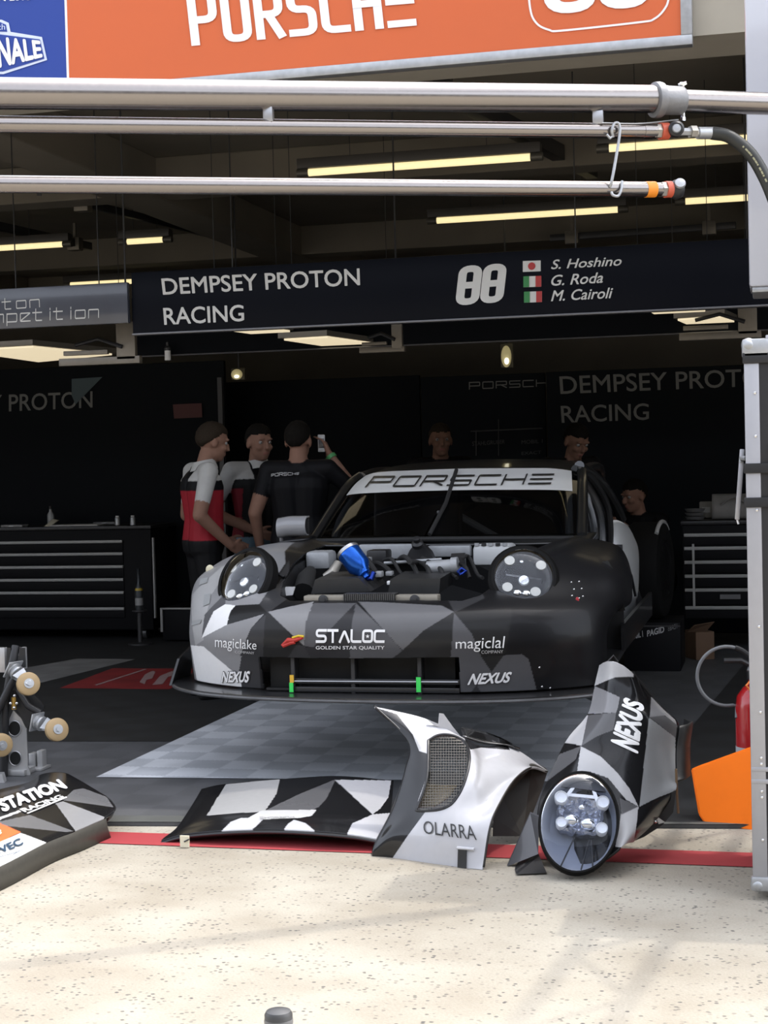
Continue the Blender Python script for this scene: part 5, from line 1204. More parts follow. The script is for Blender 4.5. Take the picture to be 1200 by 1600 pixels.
bm = NB(); wp = [B(958, 214, -.03), B(956, 204, -.04), B(960, 193, -.04), (B(967, 194, -.04)), B(968, 210, -.04), B(962, 250, -.04), B(956, 282, -.04), B(953, 292, -.03)]
t = obj('wire_hook', bm if False else tube(bm, spline(wp, 40), .0050, 10), M_GALV, None); tag(t, 'bent grey wire hook tying the two slim pipes together', 'hook')
bm = NB(); tube(bm, spline([B(972, 283, -.03), B(971, 295, -.04), B(966, 306, -.04), B(958, 305, -.04), B(955, 300, -.035)], 24), .0050, 10); obj('hook_end', bm, M_GALV, t)
bm = NB(); tube(bm, [B(948, 210, -.03), B(953, 216, -.035), B(958, 212, -.03)], .005, 8); obj('hook_tail', bm, M_GALV, t)
bm = NB(); tube(bm, spline([B(940, 192, -.03), B(1000, 193, -.03), B(1060, 187, -.01)], 20), .0022, 6); t = obj('tie_wire', bm, M_GALV, None); tag(t, 'thin twisted wire from the hook to the bolt under the collar', 'wire')

# white mast casing at the right
mx0 = P(1163, 0, 5.95); mz = P(1172, 447, 5.95).z
t = thing('white_mast', 'tall glossy white mast casing hanging at the right edge behind the hose', 'mast', V(mx0.x + .25, mx0.y, mz))
bm = NB(); box(bm, (mx0.x, mx0.y, mz), (mx0.x + .62, mx0.y + .3, 3.9), .012); obj('casing', bm, mat('gloss white casing', (.50, .51, .56), .15, 0, .03, 3, coat=.5), t)
bm = NB(); box(bm, (mx0.x + .01, mx0.y + .01, mz - .02), (mx0.x + .6, mx0.y + .28, mz), .004); obj('bottom_plate', bm, M_GALV, t)
bm = NB(); box(bm, (p0.x - .05, mx0.y + .05, 2.9), (p0.x + .05, mx0.y + .12, 3.0)); obj('mount', bm, M_GALV, t)
# lattice arm above the picture, seen here only by its shadow on the concrete
la, lb = V(.98, 7.38, 3.88), V(.36, 2.6, 3.88); d = (lb - la).normalized(); sdv = d.cross(V(0, 0, 1)).normalized()
t = thing('lattice_arm', 'grey lattice arm overhead whose ladder shadow falls on the concrete', 'gantry arm', (la + lb) / 2)
for s in (-1, 1):
    bm = NB(); tube(bm, [la + sdv * .12 * s, lb + sdv * .12 * s], .035, 10); obj('chord', bm, M_GALV, t)
for k in range(14):
    s = 1 if k % 2 else -1; a = la.lerp(lb, k / 14) + sdv * .12 * s; b = la.lerp(lb, (k + 1) / 14) - sdv * .12 * s
    bm = NB(); tube(bm, [a, b], .016, 8); obj('brace', bm, M_GALV, t)

# ------------------------------------------------------------------ flight case
fcY = P(1165, 1400, 5.25).y; fx = P(1160, 700, 5.25).x + .01; fz = P(1163, 527, 5.25).z
t = thing('flight_case', 'tall black flight case with aluminium edges at the right edge', 'flight case', V(fx + .4, fcY + .3, 0))
M_CASEP = mat('black laminate', (.012, .012, .014), .5, 0, .15, 60); M_CASEA = mat('case aluminium', (.40, .40, .42), .4, .5, .05, 30)
bm = NB(); box(bm, (fx + .006, fcY + .006, .05), (fx + .9, fcY + .6, fz - .01)); obj('case_panels', bm, M_CASEP, t, False)
def strip(x0, x1, z0, z1, nm='edge_profile', m_=M_CASEA, y=0, par=None):
    bm = NB(); box(bm, (fx + x0, fcY - .002 - y, z0), (fx + x1, fcY + .03, z1), .003); return obj(nm, bm, m_, par or t)
bm = NB(); box(bm, (fx, fcY, .05), (fx + .048, fcY + .05, fz - .06), .004); ep = obj('edge_profile', bm, M_CASEA, t)
strip(.07, .9, fz - .045, fz); strip(.05, .9, .04, .075)
strip(0, .9, .385, .40, 'joint_profile'); strip(0, .9, .425, .44, 'joint_profile')
for z in (.34, .36, .45, .47, .9, 1.28, 1.52, 1.66, .62, .20):
    bm = NB(); ball(bm, V(fx + .034, fcY - .002, z), .005, (1, .5, 1), 8); obj('rivet', bm, M_CHROME, ep)
for z0 in (1.40, 1.289):
    strip(-.006, .9, z0, z0 + .032, 'strap', mat('black webbing', (.015, .015, .016), .8, 0, .2, 80), .006)
strip(-.004, .9, fz - .09, fz - .055, 'strap', M_CASEP, .004)
for zc, cz in ((fz - .03, 1), (.05, -1)):
    bm = NB(); ball(bm, V(fx + .016, fcY + .012, zc), .024, (1, 1, 1), 16); box(bm, (fx - .006, fcY - .006, zc - (.045 if cz > 0 else .02)), (fx + .085, fcY + .03, zc + (.02 if cz > 0 else .03)), .01); obj('ball_corner', bm, M_GALV, t)
bm = NB(); box(bm, (fx + .075, fcY - .004, .70), (fx + .20, fcY + .01, .86), .02); lt = obj('recessed_latch', bm, M_GALV, t)
bm = NB(); box(bm, (fx + .095, fcY - .008, .73), (fx + .18, fcY, .83), .008); obj('latch_wing', bm, M_CASEA, lt)
bm = NB(); box(bm, (fx + .075, fcY - .004, 1.32), (fx + .20, fcY + .004, 1.5), .004); obj('case_label', bm, mat('grey label', (.35, .36, .38), .5), t)
for x in (.08, .8):
    bm = NB(); tube(bm, [V(fx + x - .015, fcY + .1, .03), V(fx + x + .015, fcY + .1, .03)], .03, 16); obj('castor', bm, M_RUBBER, t)
a, b = P(1160, 702, 5.4), P(1152, 812, 5.4); bm = NB(); obox(bm, (a + b) / 2, ((a - b).length, .017, .017), (b - a).normalized(), frame_of(b - a)[0], frame_of(b - a)[1], .003)
tt = obj('case_lid_edge', bm, M_CASEA, t)
bm = NB(); tube(bm, [P(1166, 716, 5.36), P(1158, 716, 5.39), P(1158, 722, 5.39)], .008, 8); obj('lid_hinge', bm, M_GALV, t)
bm = NB(); tube(bm, [b, b + V(.004, 0, -.015)], .004, 6); obj('cord_end', bm, M_WHITE, t)

# orange panel and fire extinguisher
pts = [P(1081, 1203, 6.42), P(1090, 1199, 6.42), P(1240, 1144, 6.36), P(1240, 1313, 6.17), P(1180, 1299, 6.22), P(1098, 1280, 6.26), P(1090, 1268, 6.29)]
nn = (pts[2] - pts[0]).cross(pts[4] - pts[0]).normalized(); base = pts[0]; pts = [p - nn * (p - base).dot(nn) for p in pts]
bm = NB(); prism(bm, pts, F * .022, .004); t = obj('orange_panel', bm, M_ORANGE, None); tag(t, 'plain bright orange panel leaning beside the flight case', 'panel')
ex = Zp(1181, 1254, 0); t = thing('fire_extinguisher', 'red fire extinguisher standing behind the orange panel', 'fire extinguisher', ex)
M_EXT = mat('extinguisher red', (.42, .012, .014), .25, 0, .06, 10, coat=.5)
bm = NB(); lathe(bm, ex, V(0, 0, 1), [(.07, .0), (.076, .015), (.078, .05), (.078, .40), (.070, .45), (.045, .485), (.025, .50), (.022, .53)], 36); obj('cylinder', bm, M_EXT, t)
bm = NB(); lathe(bm, ex, V(0, 0, 1), [(.028, .52), (.03, .56), (.02, .58), (1e-5, .585)], 20); obj('valve', bm, M_BLACKPL, t)
bm = NB(); tube(bm, [ex + V(0, 0, .57), ex + V(-.05, -.02, .60), ex + V(-.12, -.03, .60)], .011, 8); obj('lever', bm, M_BLACKPL, t)
bm = NB(); 
cc = P(1137, 1057, 6.7); lp = [cc + R * (math.cos(a_) * .124) + U * (math.sin(a_) * .124) + F * .02 * math.sin(a_ * .5) for a_ in np.linspace(.62, 5.05, 40)]
lp = [ex + V(-.02, -.02, .555)] + lp + [ex + V(-.072, -.03, .36)]
tube(bm, lp, .0075, 10); obj('discharge_hose', bm, mat('grey hose', (.16, .165, .17), .5), t)
bm = NB(); tube(bm, lp[1:8], .012, 10); obj('hose_grip', bm, M_BLACKPL, t)
bm = NB()
sg_ = []
for z in (.12, .24):
    sg_.append([bm.verts.new(ex + V(math.cos(a_) * .0788, math.sin(a_) * .0788, z)) for a_ in np.linspace(math.pi * .93, math.pi * 1.45, 10)])
for k in range(9): bm.faces.new((sg_[0][k], sg_[0][k + 1], sg_[1][k + 1], sg_[1][k]))
lb_ = obj('paper_label', bm, mat('label paper', (.45, .46, .47), .6), t)
bm = NB(); tube(bm, [ex + V(math.cos(a_) * .0792, math.sin(a_) * .0792, .19) for a_ in np.linspace(math.pi * .94, math.pi * 1.4, 8)], .006, 6); obj('label_bar', bm, M_BLETTER, lb_)
bm = NB(); tube(bm, [ex + V(.0, -.05, .46), ex + V(-.03, -.055, .5), ex + V(0, -.03, .53)], .005, 8); obj('safety_tag', bm, mat('orange tag', (.8, .2, .03), .5), t)

# ------------------------------------------------------------------ wheel dollies stacked at the left
M_TAN = mat('tan polyurethane', (.40, .28, .14), .5, 0, .1, 20); M_PLATE = mat('alloy plate', (.50, .50, .50), .4, .6, .06, 30)
def k3(x, y, d): return P(x * .275, 960 + y * .275, d)
dl = thing('wheel_dolly', 'folded alloy wheel dolly with tan castors standing at left', 'dolly', V(*k3(90, 940, 7.55).xy, 0))
def castor(c, wheel_c, ax_, r, par, plate=True):
    h = bpy.data.objects.new('castor', None); COL.objects.link(h); h.parent = par; h.location = c - wloc(par)
    bm = NB(); lathe(bm, wheel_c - ax_ * .018, ax_, [(.012, 0), (r * .82, .0), (r * .98, .006), (r, .018), (r * .98, .030), (r * .82, .036), (.012, .036)], 36); w_ = obj('wheel', bm, M_TAN, h)
    bm = NB(); tube(bm, [wheel_c - ax_ * .030, wheel_c + ax_ * .030], .011, 14); tube(bm, [wheel_c - ax_ * .022, wheel_c + ax_ * .022], r * .42, 20); obj('hub', bm, M_GALV, h)
    d_ = (c - wheel_c)
    for s in (-1, 1):
        o_ = ax_ * .026 * s; sd2 = ax_.cross(d_).normalized()
        bm = NB(); prism(bm, [wheel_c + o_ - sd2 * .012, wheel_c + o_ + sd2 * .012, c + o_ + sd2 * .032, c + o_ - sd2 * .032], ax_ * .004); obj('fork', bm, M_GALV, h, False)
    bm = NB(); lathe(bm, c, d_.normalized(), [(.034, -.008), (.036, 0), (.030, .012), (.036, .016), (.036, .026), (1e-5, .026)], 24); obj('swivel', bm, M_GALV, h)
    bm = NB(); q = c + d_.normalized() * .028; aa_, bb_, dd2 = frame_of(d_); obox(bm, q, (.085, .085, .008), aa_, bb_, dd2, .002); obj('top_plate', bm, M_GALV, h)
    return h
castor(k3(95, 330, 7.5), k3(160, 395, 7.46), V(.62, -.75, .25).normalized(), .055, dl)
castor(k3(235, 620, 7.5), k3(322, 655, 7.46), V(.70, -.68, .25).normalized(), .055, dl)
castor(k3(-70, 700, 7.5), k3(5, 742, 7.44), V(.75, -.66, .0).normalized(), .055, dl)
pl = [(75, 545), (120, 590), (150, 650), (158, 860), (172, 905), (165, 940), (20, 945), (18, 880), (40, 800), (40, 650), (55, 590)]
bm = NB(); prism(bm, [k3(x, y, 7.62) for x, y in pl], F * .012); obj('side_plate', bm, M_PLATE, dl, False)
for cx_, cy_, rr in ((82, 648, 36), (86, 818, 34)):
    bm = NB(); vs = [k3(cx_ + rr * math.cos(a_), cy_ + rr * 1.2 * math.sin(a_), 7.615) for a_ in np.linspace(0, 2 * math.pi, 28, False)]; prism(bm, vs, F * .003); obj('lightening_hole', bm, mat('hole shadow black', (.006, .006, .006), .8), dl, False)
    bm = NB(); tube(bm, vs + vs[:1], .003, 6); obj('hole_rim', bm, M_ALU, dl)
for x0, x1, y0, y1, d_ in ((-20, 33, 190, 330, 7.62), (60, 108, 188, 250, 7.64), (116, 142, 188, 310, 7.64)):
    bm = NB(); a, b = k3(x0, y0, d_), k3(x1, y1, d_); box(bm, (a.x, a.y, b.z), (b.x, a.y + .03, a.z), .003); obj('upright_tube', bm, M_PLATE, dl)
bm = NB(); tube(bm, [k3(20, 960, 7.6), k3(30, 500, 7.58), k3(70, 280, 7.57), k3(90, 180, 7.6)], .020, 12); obj('frame_bar', bm, M_BLACKPL, dl)
bm = NB(); tube(bm, [k3(-60, 640, 7.55), k3(60, 400, 7.55), k3(120, 300, 7.57)], .018, 12); obj('frame_bar', bm, M_BLACKPL, dl)
bm = NB(); tube(bm, [k3(100, 430, 7.57), k3(160, 520, 7.55), k3(230, 560, 7.54)], .016, 12); obj('frame_bar', bm, M_BLACKPL, dl)
bm = NB(); prism(bm, [k3(x, y, 7.6) for x, y in ((70, 430), (180, 440), (250, 520), (240, 560), (150, 640), (110, 560), (60, 500))], F * .02); obj('hinge_plate', bm, M_BLACKPL, dl, False)
bm = NB(); prism(bm, [k3(x, y, 7.58) for x, y in ((38, 190), (60, 190), (62, 235), (106, 235), (110, 190), (140, 190), (145, 300), (35, 330))], F * .01); obj('black_bracket', bm, M_BLACKPL, dl, False)
bm = NB(); tube(bm, [k3(78, 470, 7.56), k3(80, 540, 7.56)], .012, 10); obj('brass_pin', bm, mat('brass', (.45, .28, .07), .35, .7), dl)
for x, y in ((82, 462), (60, 505), (95, 505), (80, 530)):
    bm = NB(); ball(bm, k3(x, y, 7.54), .008, seg=10); obj('bolt', bm, M_CHROME, dl)
bm = NB(); a = k3(100, 935, 7.62); box(bm, (a.x - .10, a.y - .02, 0.017), (a.x + .045, a.y + .10, .045), .004); obj('base_plate', bm, M_PLATE, dl)
bm = NB(); prism(bm, [k3(x, y, 7.45) for x, y in ((-40, 905), (10, 905), (32, 980), (-40, 1000))], F * .05); obj('lower_leg', bm, M_PLATE, dl, False)
d2 = thing('alloy_stand', 'pair of short white uprights behind the panel end, beside the dolly', 'stand', V(*k3(205, 915, 7.75).xy, 0))
for x0, x1, y0 in ((162, 200, 790), (208, 244, 775)):
    bm = NB(); a, b = k3(x0, y0, 7.75), k3(x1, 915, 7.75); box(bm, (a.x, a.y, .02), (b.x, a.y + .05, a.z), .003); obj('upright', bm, M_PLATE, d2)
bm = NB(); a, b = k3(155, 905, 7.73), k3(250, 920, 7.73); box(bm, (a.x, a.y - .01, .017), (b.x, a.y + .1, .03), .002); obj('foot_plate', bm, M_PLATE, d2)

# ------------------------------------------------------------------ tool cabinets along the back
M_CAB = mat('black cabinet', (.007, .007, .008), .6, 0, .1, 6, spec=.12); M_HANDLE = mat('drawer handle strip', (.33, .33, .32), .5, .2, .06, 20)
def cabinet(label, Y, x0, x1, ytop, ybot, strips, side=None, xs=None):
    a, b = Yp(x0, ytop, Y), Yp(x1, ybot, Y); zt = Yp((max(x0, 0) + x1) / 2, ytop, Y).z; z0 = max(.10, b.z)
    t = thing('tool_cabinet', label, 'cabinet', V((a.x + b.x) / 2, Y + .3, .016), 'black tool cabinets')
    bm = NB(); box(bm, (a.x, Y, z0), (b.x, Y + .55, zt), .006); obj('cabinet_body', bm, M_CAB, t)
    bm = NB(); box(bm, (a.x - .01, Y - .02, zt), (b.x + .01, Y + .57, zt + .03), .006); obj('worktop', bm, mat('worktop black', (.02, .02, .021), .4), t)
    xa_, xb_ = (Yp(xs[0], 900, Y).x, Yp(xs[1], 900, Y).x)
    for i, y in enumerate(strips):
        z = Yp((max(xs[0], 0) + xs[1]) / 2, y, Y).z; zn = Yp((max(xs[0], 0) + xs[1]) / 2, strips[i + 1], Y).z if i + 1 < len(strips) else z - .10
        bm = NB(); box(bm, (xa_, Y - .012, zn + .022), (xb_, Y + .002, z + .004), .003); dr = obj('drawer', bm, M_CAB, t)
        bm = NB(); box(bm, (xa_, Y - .028, z - .012), (xb_, Y - .010, z + .012), .003); obj('handle', bm, M_HANDLE, dr)
    for x in (a.x + .1, b.x - .1):
        for yy in (.08, .45):
            bm = NB(); tube(bm, [V(x - .018, Y + yy, .066), V(x + .018, Y + yy, .066)], .05, 18); box(bm, (x - .03, Y + yy - .03, .10), (x + .03, Y + yy + .03, .13)); obj('castor', bm, mat('castor grey', (.08, .08, .08), .4, .4), t)
    return t
cl = cabinet('black tool cabinet with six pale drawer strips at far left', 12.55, -420, 240, 828, 985, (847, 866, 886, 906, 926, 951), xs=(-400, 194))
a = Yp(239, 840, 12.54); bm = NB(); box(bm, (a.x - .006, 12.53, .2), (a.x + .006, 12.56, a.z)); obj('edge_strip', bm, M_HANDLE, cl)
cr = cabinet('black tool cabinet with six pale drawer strips behind the flight case', 11.8, 1066, 1420, 818, 962, (834, 855, 877, 899, 921, 949), xs=(1070, 1410))
a = Yp(1083, 850, 11.78); bm = NB(); box(bm, (a.x - .008, 11.77, .35), (a.x + .008, 11.79, a.z)); obj('edge_strip', bm, M_HANDLE, cr)
bm = NB(); a, b = Yp(1125, 929, 11.77), Yp(1157, 936, 11.77); box(bm, (a.x, 11.765, b.z), (b.x, 11.79, a.z)); obj('name_plate', bm, mat('dim plate', (.12, .12, .125), .5), cr)
bm = NB(); a, b = Yp(262, 983, 12.5), Yp(287, 984, 12.5); 
# things lying on the cabinets
zL = Yp(97, 828, 12.55).z + .03; zR = Yp(1120, 818, 11.8).z + .03
def on_top(name, label, cat, x, Y, z, build, group=None):
    c = Yp(x, 800, Y); c = V(c.x, Y, z); t = thing(name, label, cat, c, group); build(c, t); return t
def b_bottle(c, t):
    bm = NB(); lathe(bm, c, V(0, 0, 1), [(.028, 0), (.03, .01), (.03, .09), (.012, .12), (.012, .14)], 18); obj('bottle_body', bm, mat('translucent bottle', (.35, .36, .36), .3), t)
    bm = NB(); lathe(bm, c, V(0, 0, 1), [(.015, .138), (.015, .165), (1e-5, .165)], 14); obj('cap', bm, M_BLACKPL, t)
on_top('spray_bottle', 'small grey bottle on the left cabinet', 'bottle', 79, 12.92, zL, b_bottle)
def b_papers(c, t):
    bm = NB(); box(bm, c + V(-.22, -.1, 0), c + V(.22, .1, .012), .001); obj('top_sheets', bm, mat('dim paper', (.40, .40, .39), .8), t)
    bm = NB(); prism(bm, [c + V(-.28, -.08, 0), c + V(-.22, -.1, 0), c + V(-.16, -.06, .05), c + V(-.24, 0, .06)], V(0, .03, 0)); obj('rag', bm, mat('cream rag', (.45, .42, .33), .9), t)
on_top('paper_stack', 'stack of papers lying on the left cabinet', 'papers', 122, 12.66, zL, b_papers)
def b_can(c, t):
    bm = NB(); lathe(bm, c, V(0, 0, 1), [(.022, 0), (.022, .06), (.016, .07), (1e-5, .07)], 14); obj('can_body', bm, M_GALV, t)
    bm = NB(); lathe(bm, c, V(0, 0, 1), [(.015, .068), (.015, .08), (1e-5, .08)], 12); obj('can_lid', bm, M_WHITE, t)
on_top('small_can', 'tiny silver can on the left cabinet, right of the papers', 'can', 207, 12.62, zL, b_can)
on_top('small_can', 'tiny dull can on the left cabinet, beside the silver can', 'can', 183, 12.62, zL, b_can)
def b_flat(c, t):
    bm = NB(); box(bm, c + V(-.1, -.06, 0), c + V(.1, .06, .02), .003); obj('case_body', bm, mat('dim grey case', (.2, .2, .2), .5), t)
    bm = NB(); box(bm, c + V(-.02, -.065, .006), c + V(.02, -.058, .014)); obj('clasp', bm, M_GALV, t)
on_top('tool_case', 'small pale flat case at left end of the left cabinet', 'tool case', 22, 12.6, zL, b_flat)
on_top('tool_case', 'thin flat case near right end of the left cabinet', 'tool case', 166, 12.9, zL, b_flat)
def b_box(c, t):
    bm = NB(); box(bm, c + V(-.05, -.05, 0), c + V(.05, .05, .12), .006); obj('carton', bm, mat('dim carton', (.22, .21, .19), .7), t)
    bm = NB(); box(bm, c + V(-.03, -.054, .04), c + V(.03, -.049, .08)); obj('carton_label', bm, mat('dim paper', (.4, .4, .39), .8), t)
on_top('small_carton', 'small pale carton on the right cabinet', 'carton', 1104, 12.15, zR, b_box)
def b_cups(c, t):
    for k in range(3):
        bm = NB(); lathe(bm, c + V(0, 0, k * .028), V(0, 0, 1), [(.06, 0), (.075, .022), (.07, .022), (.055, .004)], 20); obj('dish', bm, mat('steel dish', (.3, .3, .3), .35, .7), t)
on_top('steel_dish_stack', 'stack of steel dishes on the right cabinet', 'dishes', 1086, 11.85, zR, b_cups)
def b_bag(c, t):
    bm = NB(); rr_ = [[c + V(dx * .16, dy, dz) for dx in (-1, -.5, 0, .5, 1)] for dy, dz in ((-.08, 0), (-.1, .08), (-.03, .17), (.05, .16), (.1, .02))]
    sheet(bm, net(rr_, 14, 14)); o_ = obj('cloth', bm, mat('grey cloth', (.17, .165, .155), .9, 0, .3, 12), t); solidify(o_, .012)
    bm = NB(); tube(bm, spline([c + V(-.1, -.09, .1), c + V(0, -.1, .16), c + V(.1, -.09, .1)], 12), .008, 8); obj('fold', bm, mat('grey cloth', (.17, .165, .155), .9), t)
on_top('cloth_bundle', 'grey cloth bundle on the right cabinet next to the flight case', 'cloth', 1148, 11.95, zR, b_bag)
# spray can on the floor before the left cabinet
c = Yp(218, 960, 12.2); c = V(c.x, 12.2, .0)
t = thing('spray_can', 'slim dark spray can with yellow band on a stand by the left cabinet', 'spray can', V(c.x, c.y, .016))
bm = NB(); lathe(bm, c, V(0, 0, 1), [(.10, .017), (.10, .03), (.02, .04), (.02, .28), (.06, .29), (.06, .30), (1e-5, .30)], 20); obj('stand', bm, M_DARKMETAL, t)
bm = NB(); lathe(bm, c, V(0, 0, 1), [(.032, .30), (.033, .32), (.033, .46), (.022, .50), (.012, .52), (.012, .63), (.016, .64), (1e-5, .64)], 18); obj('can_body', bm, mat('can dark', (.04, .045, .05), .3, .4), t)
bm = NB(); lathe(bm, c, V(0, 0, 1), [(.0336, .46), (.030, .475), (.028, .48)], 18); obj('yellow_band', bm, mat('yellow band', (.4, .28, .03), .5), t)
bm = NB(); lathe(bm, c, V(0, 0, 1), [(.0338, .34), (.0338, .40)], 18); obj('can_label', bm, mat('dim label', (.28, .28, .28), .5), t)
c = Yp(275, 985, 12.4); bm = NB(); box(bm, (c.x - .12, 12.4, .03), (c.x + .2, 12.9, .30), .006); t = thing('equipment_box', 'low dark box on castors behind the man in the red shirt', 'box', V(c.x, 12.6, .016)); obj('box_body', bm, M_CAB, t)
bm = NB(); box(bm, (c.x - .12, 12.385, .285), (c.x + .2, 12.41, .30), .002); box(bm, (c.x - .13, 12.385, .10), (c.x - .11, 12.41, .30), .002); obj('metal_edge', bm, M_HANDLE, t)

# black sponsor box, tyre and carton behind the wing
a, b = P(978, 968, 10.95), P(1066, 968, 10.9); yB = 10.8; zB = a.z
t = thing('trolley_box', 'low black box with MOBIL 1 and PAGID lettering behind the car', 'box', V((a.x + b.x) / 2, yB + .25, .016))
bm = NB(); box(bm, (a.x, yB, .016), (b.x, yB + .5, zB), .008); obj('box_body', bm, M_CAB, t)
bm = NB(); box(bm, (a.x, yB - .006, zB - .03), (b.x, yB, zB - .02)); obj('edge_line', bm, M_DARKMETAL, t)
M_DIMW = mat('dim white print', (.42, .42, .42), .6)
hy = hit_Y(yB)
decal('lettering', font_glyphs('MOBIL 1', bold=.03), [(984, 1000), (1005, 995), (1004, 985), (984, 990)], hy, M_DIMW, t)
decal('lettering', font_glyphs('PAGID', bold=.03), [(1011, 995), (1038, 988), (1038, 978), (1011, 985)], hy, M_DIMW, t)
decal('lettering', font_glyphs('EIBACH', bold=.0), [(1044, 986), (1058, 982), (1058, 974), (1044, 978)], hy, mat('faint print', (.2, .2, .2), .6), t)
tyc = V(P(1014, 885, 11.0).x, yB + .24, zB + .335); axs = V(.99, -.12, 0).normalized()
t = thing('racing_tyre', 'black racing tyre standing on the sponsor-lettered box', 'tyre', tyc - V(0, 0, .33))
bm = NB(); lathe(bm, tyc - axs * .13, axs, [(.21, .01), (.27, 0), (.315, .015), (.33, .04), (.33, .22), (.315, .245), (.27, .26), (.21, .25)], 48); obj('tread', bm, mat('dark rubber', (.006, .006, .006), .8, 0, .2, 60, spec=.15), t)
bm = NB(); lathe(bm, tyc - axs * .12, axs, [(.215, 0), (.19, .03), (.06, .05), (.05, .19), (.19, .21), (.215, .24)], 32); obj('rim', bm, M_BLACKPL, t)
bm = NB(); tube(bm, [tyc + axs * (.10 - .0 * q) + (V(0, 0, 1) * math.sin(q) + axs.cross(V(0, 0, 1)) * math.cos(q)) * .331 for q in np.linspace(.9, 2.2, 20)], .014, 8); obj('pale_stripe', bm, mat('pale stripe', (.40, .40, .40), .6), t)
c = P(1093, 1000, 11.35); c = V(c.x, c.y, .016); t = thing('cardboard_box', 'small brown cardboard box on the floor below the right cabinet', 'box', c)
bm = NB(); z1 = P(1093, 985, 11.35).z; obox(bm, V(c.x, c.y, (z1 + .016) / 2), (.14, .2, z1 - .016), V(.9, .43, 0), V(-.43, .9, 0), V(0, 0, 1), .004); obj('carton', bm, mat('dim cardboard', (.12, .07, .04), .8), t)
bm = NB(); prism(bm, [V(c.x - .08, c.y - .1, z1), V(c.x + .05, c.y - .06, z1), V(c.x + .11, c.y - .10, z1 + .07), V(c.x - .03, c.y - .15, z1 + .05)], V(0, 0, .004)); obj('box_flap', bm, mat('dim cardboard', (.12, .07, .04), .8), t, False)

# post top at the bottom edge of the picture
c = P(435, 1580, 2.2); t = thing('bollard', 'dark rounded post top at the bottom edge of the picture', 'post', V(c.x, c.y, 0))
bm = NB(); lathe(bm, V(c.x, c.y, 0), V(0, 0, 1), [(.019, 0), (.019, c.z - .02), (.0195, c.z - .004), (.017, c.z + .0005), (.010, c.z + .003), (1e-5, c.z + .0035)], 28); obj('post', bm, mat('dark post', (.05, .05, .05), .45, 0, .2, 40), t)
bm = NB(); lathe(bm, V(c.x, c.y, 0), V(0, 0, 1), [(.0197, c.z - .018), (.0203, c.z - .014), (.0197, c.z - .010)], 28); obj('collar', bm, mat('grey collar', (.14, .14, .14), .4), t)
bm = NB(); lathe(bm, V(c.x, c.y, 0), V(0, 0, 1), [(.05, .0), (.05, .008), (.02, .012)], 24); obj('foot', bm, M_DARKMETAL, t)
# ------------------------------------------------------------------ people
def capsule(bm, a, b, ra, rb, seg=14):
    a, b = Vector(a), Vector(b); d = b - a; L = d.length
    if L < 1e-5: ball(bm, a, ra, seg=seg); return
    x, y, z = frame_of(d); rings = []
    prof = [(ra * math.sin(t), -ra * math.cos(t)) for t in (0.15, .6, 1.1, math.pi / 2)] + [(rb * math.cos(t), L + rb * math.sin(t)) for t in (0, .5, 1.0, 1.42)]
    for r, h in prof: rings.append([bm.verts.new(a + z * h + x * (r * math.cos(2 * math.pi * k / seg)) + y * (r * math.sin(2 * math.pi * k / seg))) for k in range(seg)])
    for i in range(len(rings) - 1):
        for k in range(seg): bm.faces.new((rings[i][k], rings[i][(k + 1) % seg], rings[i + 1][(k + 1) % seg], rings[i + 1][k]))
    bm.faces.new(rings[0][::-1]); bm.faces.new(rings[-1])
def ellipsoid(bm, c, s, rot=None, seg=20):
    q = bmesh.ops.create_uvsphere(bm, u_segments=seg, v_segments=seg // 2 + 2, radius=1)['verts']
    bmesh.ops.scale(bm, verts=q, vec=s)
    if rot is not None: bmesh.ops.transform(bm, matrix=rot.to_4x4(), verts=q)
    bmesh.ops.translate(bm, verts=q, vec=c)
M_SKIN = mat('body colours', (1, 1, 1), .6, 0, .10, 25, attr='paint', spec=.12)
HAIR = {'brown': mat('brown hair', (.022, .016, .011), .85, 0, .4, 90, spec=.1), 'dark': mat('dark hair', (.006, .005, .004), .85, 0, .4, 90, spec=.1)}
M_EYE = mat('eye white', (.20, .19, .18), .4); M_IRIS = mat('iris', (.02, .015, .01), .3)
SKIN, SKIN2 = (.20, .11, .078), (.16, .088, .06)
BASE = {'pelvis': (0, 0, .96), 'waist': (0, .01, 1.12), 'chest': (0, 0, 1.32), 'neck': (0, -.005, 1.47), 'head': (0, .04, 1.59),
        'shL': (.185, -.005, 1.415), 'elL': (.245, -.03, 1.13), 'wrL': (.255, .06, .89), 'shR': (-.185, -.005, 1.415), 'elR': (-.245, -.03, 1.13), 'wrR': (-.255, .06, .89),
        'hiL': (.09, 0, .93), 'knL': (.105, .02, .50), 'anL': (.11, -.02, .085), 'hiR': (-.09, 0, .93), 'knR': (-.105, .02, .50), 'anR': (-.11, -.02, .085)}
